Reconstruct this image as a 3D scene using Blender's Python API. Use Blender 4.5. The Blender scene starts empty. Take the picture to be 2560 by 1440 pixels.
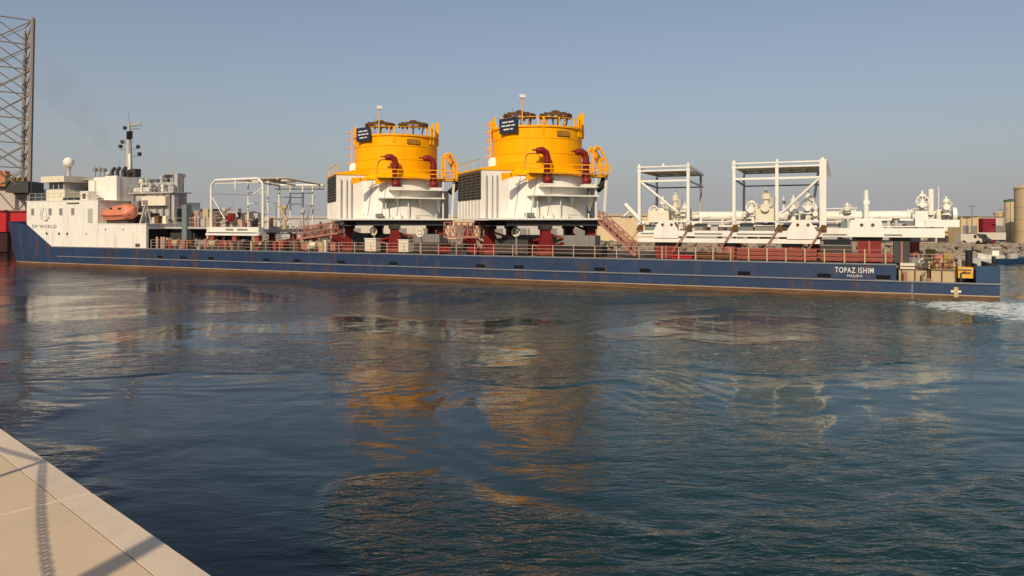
import bpy, bmesh, math, random
import numpy as np
from mathutils import Vector, Matrix

# ------------------------------------------------------------------ camera, sky, sun, exposure
scene = bpy.context.scene
cam_data = bpy.data.cameras.new('camera')
cam = bpy.data.objects.new('camera', cam_data)
scene.collection.objects.link(cam)
cam.location = (0.0, 0.0, 5.8)
cam.rotation_euler = (math.radians(90), 0, 0)
cam_data.sensor_width = 36.0
cam_data.lens = 36.0 * 1850 / 2560
cam_data.shift_y = -164.0 / 2560
cam_data.clip_start = 0.1
cam_data.clip_end = 6000
scene.camera = cam

SUN_AZ = math.radians(197.0)      # clockwise from +Y: behind the viewer, a little to the left
SUN_EL = math.radians(33.0)
world = bpy.data.worlds.new('World')
scene.world = world
world.use_nodes = True
wn = world.node_tree.nodes
wl = world.node_tree.links
wn.clear()
sky = wn.new('ShaderNodeTexSky')
sky.sky_type = 'NISHITA'
sky.sun_disc = False
sky.sun_elevation = SUN_EL
sky.sun_rotation = SUN_AZ
sky.altitude = 0
sky.air_density = 1.0
sky.dust_density = 1.6
sky.ozone_density = 2.5
bg = wn.new('ShaderNodeBackground')
bg.inputs['Strength'].default_value = 0.100
wo = wn.new('ShaderNodeOutputWorld')
# dusty Gulf air: the same pale haze all round, thinning with height above the horizon
tc = wn.new('ShaderNodeTexCoord')
sep = wn.new('ShaderNodeSeparateXYZ')
wl.new(tc.outputs['Generated'], sep.inputs[0])
el_ = wn.new('ShaderNodeMath')
el_.operation = 'ABSOLUTE'
wl.new(sep.outputs['Z'], el_.inputs[0])
fall = wn.new('ShaderNodeMath')
fall.operation = 'MULTIPLY'
fall.inputs[1].default_value = -5.6
wl.new(el_.outputs[0], fall.inputs[0])
ex = wn.new('ShaderNodeMath')
ex.operation = 'EXPONENT'
wl.new(fall.outputs[0], ex.inputs[0])
hz = wn.new('ShaderNodeMix')
hz.data_type = 'RGBA'
hz.inputs[7].default_value = (3.74, 3.74, 3.78, 1)
fl_ = wn.new('ShaderNodeMath')
fl_.operation = 'MULTIPLY_ADD'
fl_.inputs[1].default_value = 0.84
fl_.inputs[2].default_value = 0.16
wl.new(ex.outputs[0], fl_.inputs[0])
wl.new(fl_.outputs[0], hz.inputs[0])
wl.new(sky.outputs[0], hz.inputs[6])
wl.new(hz.outputs[2], bg.inputs[0])
wl.new(bg.outputs[0], wo.inputs[0])

sun_data = bpy.data.lights.new('sun', 'SUN')
sun_data.energy = 3.8
sun_data.angle = math.radians(0.6)
sun_data.color = (1.0, 0.82, 0.58)
sun = bpy.data.objects.new('sun', sun_data)
scene.collection.objects.link(sun)
sun_from = Vector((math.sin(SUN_AZ) * math.cos(SUN_EL), math.cos(SUN_AZ) * math.cos(SUN_EL), math.sin(SUN_EL)))
sun.rotation_euler = sun_from.to_track_quat('Z', 'Y').to_euler()
sun.location = sun_from * 60

vs = scene.view_settings
vs.view_transform = 'Standard'
vs.look = 'None'
vs.exposure = 0.0
vs.gamma = 1.0
vs.use_curve_mapping = False
scene.cycles.max_bounces = 6
scene.cycles.caustics_reflective = False
scene.cycles.caustics_refractive = False

rnd = random.Random(7)
COL = scene.collection

# ------------------------------------------------------------------ materials
MATS = {}


def mat(name, col, rough=0.55, metal=0.0, var=0.15, scale=0.8, streak=0.0, streak_col=(0.16, 0.075, 0.035),
        streak_scale=(1.6, 1.6, 0.16), bump=0.0, bump_scale=6.0, spec=0.35, rust=0.0, rust_scale=(1.5, 1.5, 0.22), rust_col=(0.10, 0.045, 0.022)):
    m = bpy.data.materials.new(name)
    m.use_nodes = True
    n = m.node_tree.nodes
    l = m.node_tree.links
    p = n['Principled BSDF']
    p.inputs['Roughness'].default_value = rough
    p.inputs['Metallic'].default_value = metal
    p.inputs['Specular IOR Level'].default_value = spec
    geo = n.new('ShaderNodeNewGeometry')
    nz = n.new('ShaderNodeTexNoise')
    nz.inputs['Scale'].default_value = scale
    nz.inputs['Detail'].default_value = 5
    l.new(geo.outputs['Position'], nz.inputs['Vector'])
    mx = n.new('ShaderNodeMix')
    mx.data_type = 'RGBA'
    lo = [max(0, c * (1 - var)) for c in col]
    hi = [min(1, c * (1 + var * 0.7)) for c in col]
    mx.inputs[6].default_value = (*lo, 1)
    mx.inputs[7].default_value = (*hi, 1)
    l.new(nz.outputs[0], mx.inputs[0])
    out = mx.outputs[2]
    if streak > 0:
        mp = n.new('ShaderNodeMapping')
        mp.inputs['Scale'].default_value = streak_scale
        l.new(geo.outputs['Position'], mp.inputs['Vector'])
        n2 = n.new('ShaderNodeTexNoise')
        n2.inputs['Scale'].default_value = 1.0
        n2.inputs['Detail'].default_value = 7
        n2.inputs['Roughness'].default_value = 0.62
        l.new(mp.outputs[0], n2.inputs['Vector'])
        rp = n.new('ShaderNodeMapRange')
        rp.inputs['From Min'].default_value = 0.52
        rp.inputs['From Max'].default_value = 0.78
        rp.inputs['To Max'].default_value = streak
        l.new(n2.outputs[0], rp.inputs['Value'])
        m2 = n.new('ShaderNodeMix')
        m2.data_type = 'RGBA'
        m2.inputs[7].default_value = (*streak_col, 1)
        l.new(out, m2.inputs[6])
        l.new(rp.outputs[0], m2.inputs[0])
        out = m2.outputs[2]
    if rust > 0:
        mp = n.new('ShaderNodeMapping')
        mp.inputs['Scale'].default_value = rust_scale
        mp.inputs['Location'].default_value = (31, 7, 3)
        l.new(geo.outputs['Position'], mp.inputs['Vector'])
        n4 = n.new('ShaderNodeTexNoise')
        n4.inputs['Scale'].default_value = 0.7
        n4.inputs['Detail'].default_value = 9
        n4.inputs['Roughness'].default_value = 0.68
        l.new(mp.outputs[0], n4.inputs['Vector'])
        rp = n.new('ShaderNodeMapRange')
        rp.inputs['From Min'].default_value = 0.55
        rp.inputs['From Max'].default_value = 0.70
        rp.inputs['To Max'].default_value = rust
        l.new(n4.outputs[0], rp.inputs['Value'])
        m4 = n.new('ShaderNodeMix')
        m4.data_type = 'RGBA'
        m4.inputs[7].default_value = (*rust_col, 1)
        l.new(out, m4.inputs[6])
        l.new(rp.outputs[0], m4.inputs[0])
        out = m4.outputs[2]
    l.new(out, p.inputs['Base Color'])
    if bump > 0:
        n3 = n.new('ShaderNodeTexNoise')
        n3.inputs['Scale'].default_value = bump_scale
        n3.inputs['Detail'].default_value = 6
        l.new(geo.outputs['Position'], n3.inputs['Vector'])
        b = n.new('ShaderNodeBump')
        b.inputs['Strength'].default_value = bump
        b.inputs['Distance'].default_value = 0.05
        l.new(n3.outputs[0], b.inputs['Height'])
        l.new(b.outputs[0], p.inputs['Normal'])
    MATS[name] = m
    return m


M_BLUE = mat('hull_blue', (0.019, 0.041, 0.102), 0.5, var=0.35, scale=0.22, streak=0.85, streak_col=(0.075, 0.07, 0.075), streak_scale=(1.1, 1.1, 0.35), bump=0.6, bump_scale=0.7, rust=0.9)
M_BLUE2 = mat('fresh_blue', (0.019, 0.052, 0.115), 0.45, var=0.15, streak=0.2, streak_col=(0.05, 0.06, 0.09))
M_BOOT = mat('boot_topping', (0.120, 0.060, 0.030), 0.75, var=0.5, scale=0.7, streak=0.85, streak_col=(0.27, 0.165, 0.08), streak_scale=(0.22, 0.22, 7.0), rust=0.7, rust_scale=(.4, .4, 5.0), rust_col=(0.035, 0.028, 0.024))
M_STRIPE = mat('waterline_stripe', (0.42, 0.31, 0.21), 0.7, var=0.45, scale=0.5, streak=0.9, streak_col=(0.13, 0.06, 0.03), streak_scale=(0.5, 0.5, 0.5))
M_RUB = mat('rubbing_strake', (0.20, 0.21, 0.24), 0.6, var=0.4, scale=0.6, streak=0.6, streak_col=(0.08, 0.06, 0.05), streak_scale=(0.6, 0.6, 0.6))
M_WHITE = mat('white_paint', (0.79, 0.76, 0.68), 0.5, var=0.10, scale=0.5, streak=0.28, streak_col=(0.45, 0.33, 0.22), rust=0.35, rust_col=(0.42, 0.24, 0.12), bump=0.1, bump_scale=0.9)
M_WHITE2 = mat('module_white', (0.78, 0.755, 0.69), 0.5, var=0.12, scale=0.7, streak=0.25, streak_col=(0.5, 0.42, 0.3), rust=0.25, rust_col=(0.45, 0.33, 0.2))
M_CREAM = mat('cream_paint', (0.70, 0.64, 0.50), 0.55, var=0.10, scale=0.6, streak=0.25, streak_col=(0.42, 0.3, 0.18))
M_GREYW = mat('grey_white', (0.44, 0.42, 0.40), 0.6, var=0.2, scale=0.9, streak=0.35)
M_GREY = mat('grey_steel', (0.22, 0.21, 0.20), 0.6, var=0.3, scale=1.2, streak=0.4)
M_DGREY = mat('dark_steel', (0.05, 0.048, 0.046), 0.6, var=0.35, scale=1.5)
M_BLACK = mat('black_rubber', (0.014, 0.014, 0.016), 0.7, var=0.3)
M_SHADE_BLACK = mat('hole_shade_black', (0.002, 0.002, 0.003), 0.9, var=0.2)  # near-black: paints the shade of openings, also used on plain black parts
M_YEL = mat('yellow_paint', (0.97, 0.425, 0.0), 0.5, var=0.06, scale=0.7, streak=0.3, streak_col=(0.62, 0.25, 0.0), spec=0.12, rust=0.3, rust_col=(0.45, 0.16, 0.01))
M_YEL2 = mat('pale_yellow', (0.74, 0.40, 0.06), 0.5, var=0.15, scale=1.2, streak=0.2, streak_col=(0.3, 0.16, 0.04))
M_RED = mat('dark_red', (0.20, 0.014, 0.014), 0.5, var=0.25, scale=1.0, streak=0.25, streak_col=(0.1, 0.03, 0.02))
M_RED2 = mat('brick_red', (0.30, 0.065, 0.042), 0.6, var=0.25, scale=1.2, streak=0.35, streak_col=(0.16, 0.06, 0.04))
M_PINK = mat('faded_red', (0.36, 0.16, 0.12), 0.65, var=0.3, scale=1.2, streak=0.35, streak_col=(0.2, 0.1, 0.07))
M_BRED = mat('rig_red', (0.52, 0.012, 0.018), 0.5, var=0.15)
M_ORANGE = mat('lifeboat_orange', (0.60, 0.20, 0.11), 0.45, var=0.1, streak=0.15, streak_col=(0.5, 0.25, 0.15))
M_BROWN = mat('rusty_brown', (0.125, 0.060, 0.016), 0.75, var=0.4, scale=2.0)
M_RAIL = mat('rail_paint', (0.50, 0.33, 0.265), 0.6, var=0.25, scale=1.5, streak=0.3)
M_DECK = mat('deck_paint', (0.12, 0.075, 0.055), 0.8, var=0.4, scale=0.6, streak=0.4, streak_scale=(0.7, 0.7, 0.7))
M_TAN = mat('sand_paint', (0.48, 0.37, 0.22), 0.7, var=0.22, scale=1.4, streak=0.4, streak_col=(0.2, 0.12, 0.06))
M_LOUV = mat('louvre_dark', (0.085, 0.077, 0.066), 0.55, var=0.3, scale=1.0)
M_GLASS = mat('dark_glass', (0.02, 0.022, 0.026), 0.12, var=0.2, spec=0.6)
M_SIGN = mat('sign_navy', (0.022, 0.03, 0.06), 0.4, var=0.15)
M_PRINT = mat('print_white', (0.72, 0.72, 0.70), 0.6, var=0.08)
M_PRINTD = mat('print_grey', (0.11, 0.12, 0.13), 0.6, var=0.1)
M_TEALG = mat('weathered_green_grey', (0.16, 0.20, 0.20), 0.6, var=0.2, streak=0.3)
M_BEIGE = mat('building_beige', (0.60, 0.47, 0.30), 0.85, var=0.08, scale=0.3, streak=0.2, streak_col=(0.4, 0.3, 0.18), streak_scale=(0.5, 0.5, 0.08))
M_BEIGE2 = mat('concrete_silo', (0.58, 0.44, 0.26), 0.85, var=0.10, scale=0.3, streak=0.3, streak_col=(0.35, 0.25, 0.14), streak_scale=(0.8, 0.8, 0.06))
M_PALEW = mat('pale_wall', (0.55, 0.50, 0.42), 0.85, var=0.12, scale=0.3, streak=0.25, streak_col=(0.36, 0.28, 0.2))
M_GREEN = mat('green_roof', (0.05, 0.14, 0.09), 0.7, var=0.2)
M_MAROON = mat('maroon_cladding', (0.22, 0.012, 0.03), 0.6, var=0.12)
M_ROCK = mat('rock', (0.26, 0.22, 0.17), 0.9, var=0.5, scale=1.4, bump=0.4)
M_LAND = mat('dry_ground', (0.34, 0.27, 0.19), 0.95, var=0.25, scale=0.2, bump=0.3)
M_RIGG = mat('rig_grey', (0.27, 0.225, 0.185), 0.6, var=0.3, scale=0.4, streak=0.3)
M_OLIVE = mat('olive_yellow', (0.33, 0.24, 0.05), 0.6, var=0.25)
M_DRUST = mat('antifouling_dark', (0.035, 0.008, 0.009), 0.7, var=0.3)
M_CONC = mat('quay_concrete', (0.62, 0.475, 0.325), 0.9, var=0.14, scale=1.3, rust=0.55, rust_scale=(1.5, 1.5, 1.5), rust_col=(0.42, 0.33, 0.245), streak=0.5, streak_col=(0.50, 0.385, 0.285),
             streak_scale=(1.1, 1.1, 1.1), bump=0.05, bump_scale=45.0, spec=0.2)
M_COPE = mat('coping_concrete', (0.66, 0.54, 0.41), 0.85, var=0.15, scale=3.0, streak=0.5, streak_col=(0.40, 0.33, 0.27),
             streak_scale=(2.0, 2.0, 2.0), bump=0.07, bump_scale=45.0, spec=0.2)
M_SEAL = mat('joint_sealant', (0.74, 0.60, 0.45), 0.8, var=0.2, scale=9.0, spec=0.2)
M_WALL = mat('quay_wall', (0.16, 0.14, 0.115), 0.9, var=0.4, scale=0.8, streak=0.6, streak_col=(0.03, 0.04, 0.03), bump=0.5)

# ------------------------------------------------------------------ mesh helpers
SHIP_O = Vector((35.558, 53.920, 0.0))
SHIP_ANG = math.atan2(-0.42151, 0.90682)       # the ship's aft axis in the world
BOWV = Vector((-0.90682, 0.42151, 0.0))
FARV = Vector((0.42151, 0.90682, 0.0))


def sw(s, t, z=0.0):
    """ship frame (metres forward of the stern, metres in from the near side, height) to world"""
    return SHIP_O + BOWV * s + FARV * t + Vector((0, 0, z))


class MB:
    """Collects shapes; org is the thing's base in the same frame. ship=True: (s, t, z) ship coordinates."""

    def __init__(self, org=(0, 0, 0), ship=True):
        self.v = []
        self.f = []
        self.o = org
        self.ship = ship

    def _a(self, pts):
        i = len(self.v)
        o = self.o
        k = -1.0 if self.ship else 1.0
        for p in pts:
            self.v.append((k * (p[0] - o[0]), p[1] - o[1], p[2] - o[2]))
        return i

    def box(self, x0, x1, y0, y1, z0, z1):
        i = self._a([(x0, y0, z0), (x1, y0, z0), (x1, y1, z0), (x0, y1, z0), (x0, y0, z1), (x1, y0, z1), (x1, y1, z1), (x0, y1, z1)])
        for q in ((0, 3, 2, 1), (4, 5, 6, 7), (0, 1, 5, 4), (1, 2, 6, 5), (2, 3, 7, 6), (3, 0, 4, 7)):
            self.f.append(tuple(i + k for k in q))
        return self

    def bar(self, p, q, w, h=None):
        h = h or w
        p = Vector(p)
        q = Vector(q)
        d = (q - p).normalized()
        u = Vector((0, 0, 1)) if abs(d.z) < 0.95 else Vector((0, 1, 0))
        a = d.cross(u).normalized() * (w / 2)
        b = a.cross(d).normalized() * (h / 2)
        pts = []
        for c in (p, q):
            pts += [c - a - b, c + a - b, c + a + b, c - a + b]
        i = self._a([tuple(x) for x in pts])
        for k in ((0, 3, 2, 1), (4, 5, 6, 7), (0, 1, 5, 4), (1, 2, 6, 5), (2, 3, 7, 6), (3, 0, 4, 7)):
            self.f.append(tuple(i + j for j in k))
        return self

    def tube(self, pts, r, n=8, caps=True, radii=None):
        pts = [Vector(p) for p in pts]
        rings = []
        prev = None
        for k, p in enumerate(pts):
            d = (pts[min(k + 1, len(pts) - 1)] - pts[max(k - 1, 0)]).normalized()
            if prev is None:
                u = Vector((0, 0, 1)) if abs(d.z) < 0.9 else Vector((1, 0, 0))
                a = d.cross(u).normalized()
            else:
                a = (prev - d * prev.dot(d)).normalized()
            prev = a
            b = d.cross(a)
            rr = radii[k] if radii else r
            rings.append(self._a([tuple(p + (a * math.cos(2 * math.pi * j / n) + b * math.sin(2 * math.pi * j / n)) * rr) for j in range(n)]))
        for k in range(len(rings) - 1):
            for j in range(n):
                self.f.append((rings[k] + j, rings[k] + (j + 1) % n, rings[k + 1] + (j + 1) % n, rings[k + 1] + j))
        if caps:
            self.f.append(tuple(rings[0] + j for j in reversed(range(n))))
            self.f.append(tuple(rings[-1] + j for j in range(n)))
        return self

    def lathe(self, c, prof, n=32, caps=True):
        rings = []
        for r, z in prof:
            rings.append(self._a([(c[0] + r * math.cos(2 * math.pi * j / n), c[1] + r * math.sin(2 * math.pi * j / n), z) for j in range(n)]))
        for k in range(len(rings) - 1):
            for j in range(n):
                self.f.append((rings[k] + j, rings[k] + (j + 1) % n, rings[k + 1] + (j + 1) % n, rings[k + 1] + j))
        if caps:
            self.f.append(tuple(rings[0] + j for j in reversed(range(n))))
            self.f.append(tuple(rings[-1] + j for j in range(n)))
        return self

    def disc(self, c, axis, r, h, n=16):
        c = Vector(c)
        a = Vector(axis).normalized()
        return self.tube([c - a * h / 2, c + a * h / 2], r, n)

    def prism_xz(self, poly, y0, y1):
        n = len(poly)
        i = self._a([(x, y0, z) for x, z in poly] + [(x, y1, z) for x, z in poly])
        self.f.append(tuple(i + k for k in range(n)))
        self.f.append(tuple(i + n + k for k in reversed(range(n))))
        for k in range(n):
            self.f.append((i + k, i + (k + 1) % n, i + n + (k + 1) % n, i + n + k))
        return self

    def prism_xy(self, poly, z0, z1):
        n = len(poly)
        i = self._a([(x, y, z0) for x, y in poly] + [(x, y, z1) for x, y in poly])
        self.f.append(tuple(i + k for k in range(n)))
        self.f.append(tuple(i + n + k for k in reversed(range(n))))
        for k in range(n):
            self.f.append((i + k, i + (k + 1) % n, i + n + (k + 1) % n, i + n + k))
        return self

    def sphere(self, c, r, n=14, m=8, sz=1.0):
        prof = [(r * math.sin(math.pi * k / m), c[2] - r * sz * math.cos(math.pi * k / m)) for k in range(m + 1)]
        prof[0] = (0.01 * r, prof[0][1])
        prof[-1] = (0.01 * r, prof[-1][1])
        return self.lathe(c, prof, n)

    def mesh(self, name, material, smooth=False):
        me = bpy.data.meshes.new(name)
        me.from_pydata(self.v, [], self.f)
        bm = bmesh.new()
        bm.from_mesh(me)
        bmesh.ops.recalc_face_normals(bm, faces=bm.faces)
        if smooth:
            for f in bm.faces:
                f.smooth = True
            for e in bm.edges:
                if len(e.link_faces) == 2 and e.calc_face_angle(0) > 0.6:
                    e.smooth = False
        bm.to_mesh(me)
        bm.free()
        me.materials.append(material)
        return me

    def build(self, name, material, parent=None, smooth=False):
        return link(name, self.mesh(name, material, smooth), parent)


def link(name, me, parent=None, loc=None, rot=None):
    o = bpy.data.objects.new(name, me)
    COL.objects.link(o)
    o.parent = parent
    if loc is not None:
        o.location = loc
    if rot is not None:
        o.rotation_euler = rot
    return o


def tag(o, label, cat, group=None, kind=None):
    if label:
        o['label'] = label
    if cat:
        o['category'] = cat
    if group:
        o['group'] = group
    if kind:
        o['kind'] = kind
    return o


def thing(name, label, cat, base, ship=True, ang=None, group=None):
    o = bpy.data.objects.new(name, None)
    COL.objects.link(o)
    o.empty_display_size = 0.3
    o.location = sw(*base) if ship else base
    o.rotation_euler = (0, 0, SHIP_ANG if ang is None else ang)
    tag(o, label, cat, group)
    return o


def copy_tree(o, parent=None):
    c = o.copy()
    COL.objects.link(c)
    c.parent = parent
    for ch in list(o.children):
        copy_tree(ch, c)
    return c


def lettering(body, w, h, material, parent, loc, name='lettering', bold=0.012):
    """flat print facing the near side: loc is the lower left corner in the parent's frame"""
    cu = bpy.data.curves.new(name, 'FONT')
    cu.body = body
    cu.extrude = 0.004
    cu.offset = bold
    cu.space_character = 1.15
    tmp = bpy.data.objects.new(name, cu)
    COL.objects.link(tmp)
    dg = bpy.context.evaluated_depsgraph_get()
    me = bpy.data.meshes.new_from_object(tmp.evaluated_get(dg))
    bpy.data.objects.remove(tmp)
    xs = [v.co.x for v in me.vertices]
    ys = [v.co.y for v in me.vertices]
    x0, y0 = min(xs), min(ys)
    kx, ky = w / (max(xs) - x0), h / (max(ys) - y0)
    for v in me.vertices:
        v.co = ((v.co.x - x0) * kx, -v.co.z, (v.co.y - y0) * ky)
    me.name = name
    me.materials.clear()
    me.materials.append(material)
    return link(name, me, parent, loc)

# ------------------------------------------------------------------ water
_rs = np.random.RandomState(11)
_PERM = _rs.permutation(512)
_GA = _rs.rand(512) * 2 * np.pi
_GX, _GY = np.cos(_GA), np.sin(_GA)


def gnoise(x, y):
    xi = np.floor(x).astype(int)
    yi = np.floor(y).astype(int)
    xf, yf = x - xi, y - yi
    u = xf * xf * xf * (xf * (xf * 6 - 15) + 10)
    v = yf * yf * yf * (yf * (yf * 6 - 15) + 10)

    def g(ix, iy, dx, dy):
        h = _PERM[(_PERM[ix & 511] + iy) & 511]
        return _GX[h] * dx + _GY[h] * dy
    a = g(xi, yi, xf, yf)
    b = g(xi + 1, yi, xf - 1, yf)
    c = g(xi, yi + 1, xf, yf - 1)
    d = g(xi + 1, yi + 1, xf - 1, yf - 1)
    return (a + (b - a) * u) * (1 - v) + (c + (d - c) * u) * v


def fbm(x, y, o=4, gain=0.5):
    s = 0
    a = 1.0
    for k in range(o):
        s = s + a * gnoise(x + 17.3 * k, y - 9.1 * k)
        x, y = 0.8 * x * 2 - 0.6 * y * 2, 0.6 * x * 2 + 0.8 * y * 2
        a *= gain
    return s


def sstep(a, b, x):
    t = np.clip((x - a) / (b - a), 0, 1)
    return t * t * (3 - 2 * t)


def build_water():
    ys = [-400., -60., -20., -8., -3., 0.]
    y = 1.0
    while y < 260:
        ys.append(y)
        y += max(0.075, 0.0062 * y)
    ys += [300., 420., 700., 1500., 4000.]
    xp = []
    x = 0.0
    while x < 150:
        xp.append(x)
        x += max(0.13, 0.0075 * x)
    xp += [200., 320., 700., 1500., 4000.]
    xs = [-q for q in reversed(xp[1:])] + xp
    X, Y = np.meshgrid(np.array(xs), np.array(ys))
    # slow eddies bend everything else
    wx = 5.0 * fbm(X * 0.045, Y * 0.045, 3)
    wy = 5.0 * fbm(X * 0.045 + 40, Y * 0.045 + 11, 3)
    A, B = X + wx, Y + wy
    boil = fbm(A * 0.085, B * 0.11, 3)                      # smooth upwelling patches against rippled water
    rough = sstep(-0.07, 0.13, boil)
    edge = np.exp(-((boil - 0.02) / 0.03) ** 2) + 0.25 * np.exp(-((boil + 0.16) / 0.04) ** 2)
    # ship frame: astern distance and distance out from the near side
    S = (X - SHIP_O.x) * BOWV.x + (Y - SHIP_O.y) * BOWV.y
    T = (X - SHIP_O.x) * FARV.x + (Y - SHIP_O.y) * FARV.y
    lee = sstep(55, 100, S) * sstep(-70, -12, T)            # fine even ripples off the bow
    rough = np.clip(rough * (1 - 0.5 * lee) + 0.55 * lee, 0, 1)
    wash = np.exp(-((S - 4) / 26.0) ** 2) * np.exp(-(np.maximum(0, -T - 2) / 34.0) ** 2)
    wash = np.clip(wash + 0.62 * sstep(-14, 10, X + 0.12 * Y), 0, 1)
    rough = rough * (1 - 0.42 * sstep(22, 36, Y))
    chop = sstep(-0.18, 0.22, fbm(A * 0.07 - 9, B * 0.11 + 2, 3))
    rough = np.clip(rough + 0.65 * wash * chop * (1 - 0.35 * sstep(26, 40, Y)), 0, 1.15)
    h = 0.034 * fbm(A * 0.10, B * 0.13, 2)
    h = h + 0.030 * fbm(A * 0.33 + 5, B * 0.42, 3) * (0.45 + 0.75 * rough + 0.7 * wash)
    h = h + 0.022 * edge * (1 - 0.8 * lee) * sstep(60, 25, Y)
    swirl = fbm(A * 0.06 + 7, B * 0.075 - 3, 3)              # curling flow lines left by the thrusters
    near = sstep(75, 25, Y)
    h = h + 0.0062 * np.sin(swirl * 70 + 2 * fbm(X * 0.2, Y * 0.2, 2)) * (0.25 + 0.75 * sstep(-0.1, 0.25, fbm(X * 0.05 + 3, Y * 0.05, 2))) * near
    rid = 1 - np.abs(2 * gnoise(A * 0.7, B * 1.0))
    h = h + 0.013 * np.abs(gnoise(A * 0.22 + 4, B * 0.5)) * 2 * sstep(60, 20, Y)
    h = h + 0.020 * rid * (0.12 + rough) * (0.6 + wash)
    h = h + 0.009 * fbm(A * 1.6 + 3, B * 2.3 + 8, 2) * (0.15 + rough + 0.4 * wash)
    stern = np.exp(-((S - 0.0) / 6.0) ** 2 - ((T + 4.5) / 6.0) ** 2)
    h = h + stern * (0.16 * fbm(X * 0.9, Y * 0.9, 3) + 0.05)
    h = h * sstep(250, 120, np.hypot(X, Y))
    foam = 1.6 * np.exp(-((S - 0.5) / 5.0) ** 2 - ((T + 4.2) / 4.4) ** 2) + 0.85 * np.exp(-((S + 2.5) / 6.0) ** 2 - ((T + 10.0) / 6.5) ** 2)
    along = X * 0.10 + Y * 1.0
    tail = np.exp(-((T + 3.6 + 0.22 * (S + 2)) / 1.7) ** 2) * sstep(6, -2, S) * sstep(-30, -6, S)
    foam = np.clip(foam + 0.75 * tail, 0, 1)
    nx, ny = len(xs), len(ys)
    co = np.stack([X, Y, h], -1).reshape(-1, 3)
    idx = np.arange(nx * ny).reshape(ny, nx)
    q = np.stack([idx[:-1, :-1], idx[:-1, 1:], idx[1:, 1:], idx[1:, :-1]], -1).reshape(-1, 4)
    me = bpy.data.meshes.new('water')
    me.vertices.add(len(co))
    me.vertices.foreach_set('co', co.ravel())
    me.loops.add(q.size)
    me.loops.foreach_set('vertex_index', q.ravel().astype(np.int32))
    me.polygons.add(len(q))
    me.polygons.foreach_set('loop_start', np.arange(0, q.size, 4, dtype=np.int32))
    me.polygons.foreach_set('loop_total', np.full(len(q), 4, dtype=np.int32))
    me.polygons.foreach_set('use_smooth', np.ones(len(q), dtype=bool))
    me.update()
    for nm, arr in (('rough', rough), ('wash', wash), ('foam', foam)):
        at = me.attributes.new(nm, 'FLOAT', 'POINT')
        at.data.foreach_set('value', arr.ravel().astype(np.float32))
    m = bpy.data.materials.new('harbour_water')
    m.use_nodes = True
    n = m.node_tree.nodes
    l = m.node_tree.links
    p = n['Principled BSDF']
    p.inputs['Roughness'].default_value = 0.04
    p.inputs['IOR'].default_value = 1.333
    geo = n.new('ShaderNodeNewGeometry')

    def attr(nm):
        a = n.new('ShaderNodeAttribute')
        a.attribute_name = nm
        return a.outputs['Fac']

    def noise(scale, vec_scale, detail=3):
        mp = n.new('ShaderNodeMapping')
        mp.inputs['Scale'].default_value = vec_scale
        l.new(geo.outputs['Position'], mp.inputs['Vector'])
        t = n.new('ShaderNodeTexNoise')
        t.inputs['Scale'].default_value = scale
        t.inputs['Detail'].default_value = detail
        t.inputs['Distortion'].default_value = 0.6
        l.new(mp.outputs[0], t.inputs['Vector'])
        return t.outputs[0]

    def math_(op, a, b):
        t = n.new('ShaderNodeMath')
        t.operation = op
        for k, x in enumerate((a, b)):
            if isinstance(x, (int, float)):
                t.inputs[k].default_value = x
            else:
                l.new(x, t.inputs[k])
        return t.outputs[0]
    # ripples: two sizes, quiet on the smooth patches
    r1 = noise(2.0, (0.55, 1.3, 1.0))
    r2 = noise(7.5, (0.6, 1.3, 1.0), 2)
    amt = math_('MULTIPLY_ADD', attr('rough'), 1.15)
    amt.node.inputs[2].default_value = 0.19
    hh = math_('MULTIPLY_ADD', r1, 0.052)
    l.new(math_('MULTIPLY', r2, 0.0125), hh.node.inputs[2])
    hgt = math_('MULTIPLY', hh, amt)
    bp = n.new('ShaderNodeBump')
    bp.inputs['Strength'].default_value = 1.0
    bp.inputs['Distance'].default_value = 1.0
    l.new(hgt, bp.inputs['Height'])
    l.new(bp.outputs[0], p.inputs['Normal'])
    # body colour: dark harbour water, greener where the propellers stir it
    mx = n.new('ShaderNodeMix')
    mx.data_type = 'RGBA'
    mx.inputs[6].default_value = (0.0035, 0.0050, 0.0085, 1)
    mx.inputs[7].default_value = (0.0035, 0.033, 0.027, 1)
    l.new(attr('wash'), mx.inputs[0])
    m3 = n.new('ShaderNodeMix')
    m3.data_type = 'RGBA'
    m3.inputs[7].default_value = (0.035, 0.125, 0.115, 1)
    l.new(mx.outputs[2], m3.inputs[6])
    l.new(math_('MULTIPLY', attr('foam'), 0.75), m3.inputs[0])
    # foam streaks behind the propellers
    f1 = noise(2.4, (0.6, 1.4, 1.0), 10)
    thr = math_('SUBTRACT', 0.79, math_('MULTIPLY', attr('foam'), 0.40))
    fm = n.new('ShaderNodeMapRange')
    l.new(f1, fm.inputs['Value'])
    l.new(thr, fm.inputs['From Min'])
    l.new(math_('ADD', thr, 0.09), fm.inputs['From Max'])
    fmix = math_('MULTIPLY', fm.outputs[0], math_('MINIMUM', math_('MULTIPLY', attr('foam'), 4.0), 0.85))
    m2 = n.new('ShaderNodeMix')
    m2.data_type = 'RGBA'
    m2.inputs[7].default_value = (0.72, 0.75, 0.74, 1)
    l.new(m3.outputs[2], m2.inputs[6])
    l.new(fmix, m2.inputs[0])
    l.new(m2.outputs[2], p.inputs['Base Color'])
    l.new(math_('MULTIPLY_ADD', fmix, 0.6), p.inputs['Roughness'])
    p.inputs['Roughness'].links[0].from_node.inputs[2].default_value = 0.035
    me.materials.append(m)
    o = link('water', me)
    o['kind'] = 'structure'
    return o


build_water()

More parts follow.
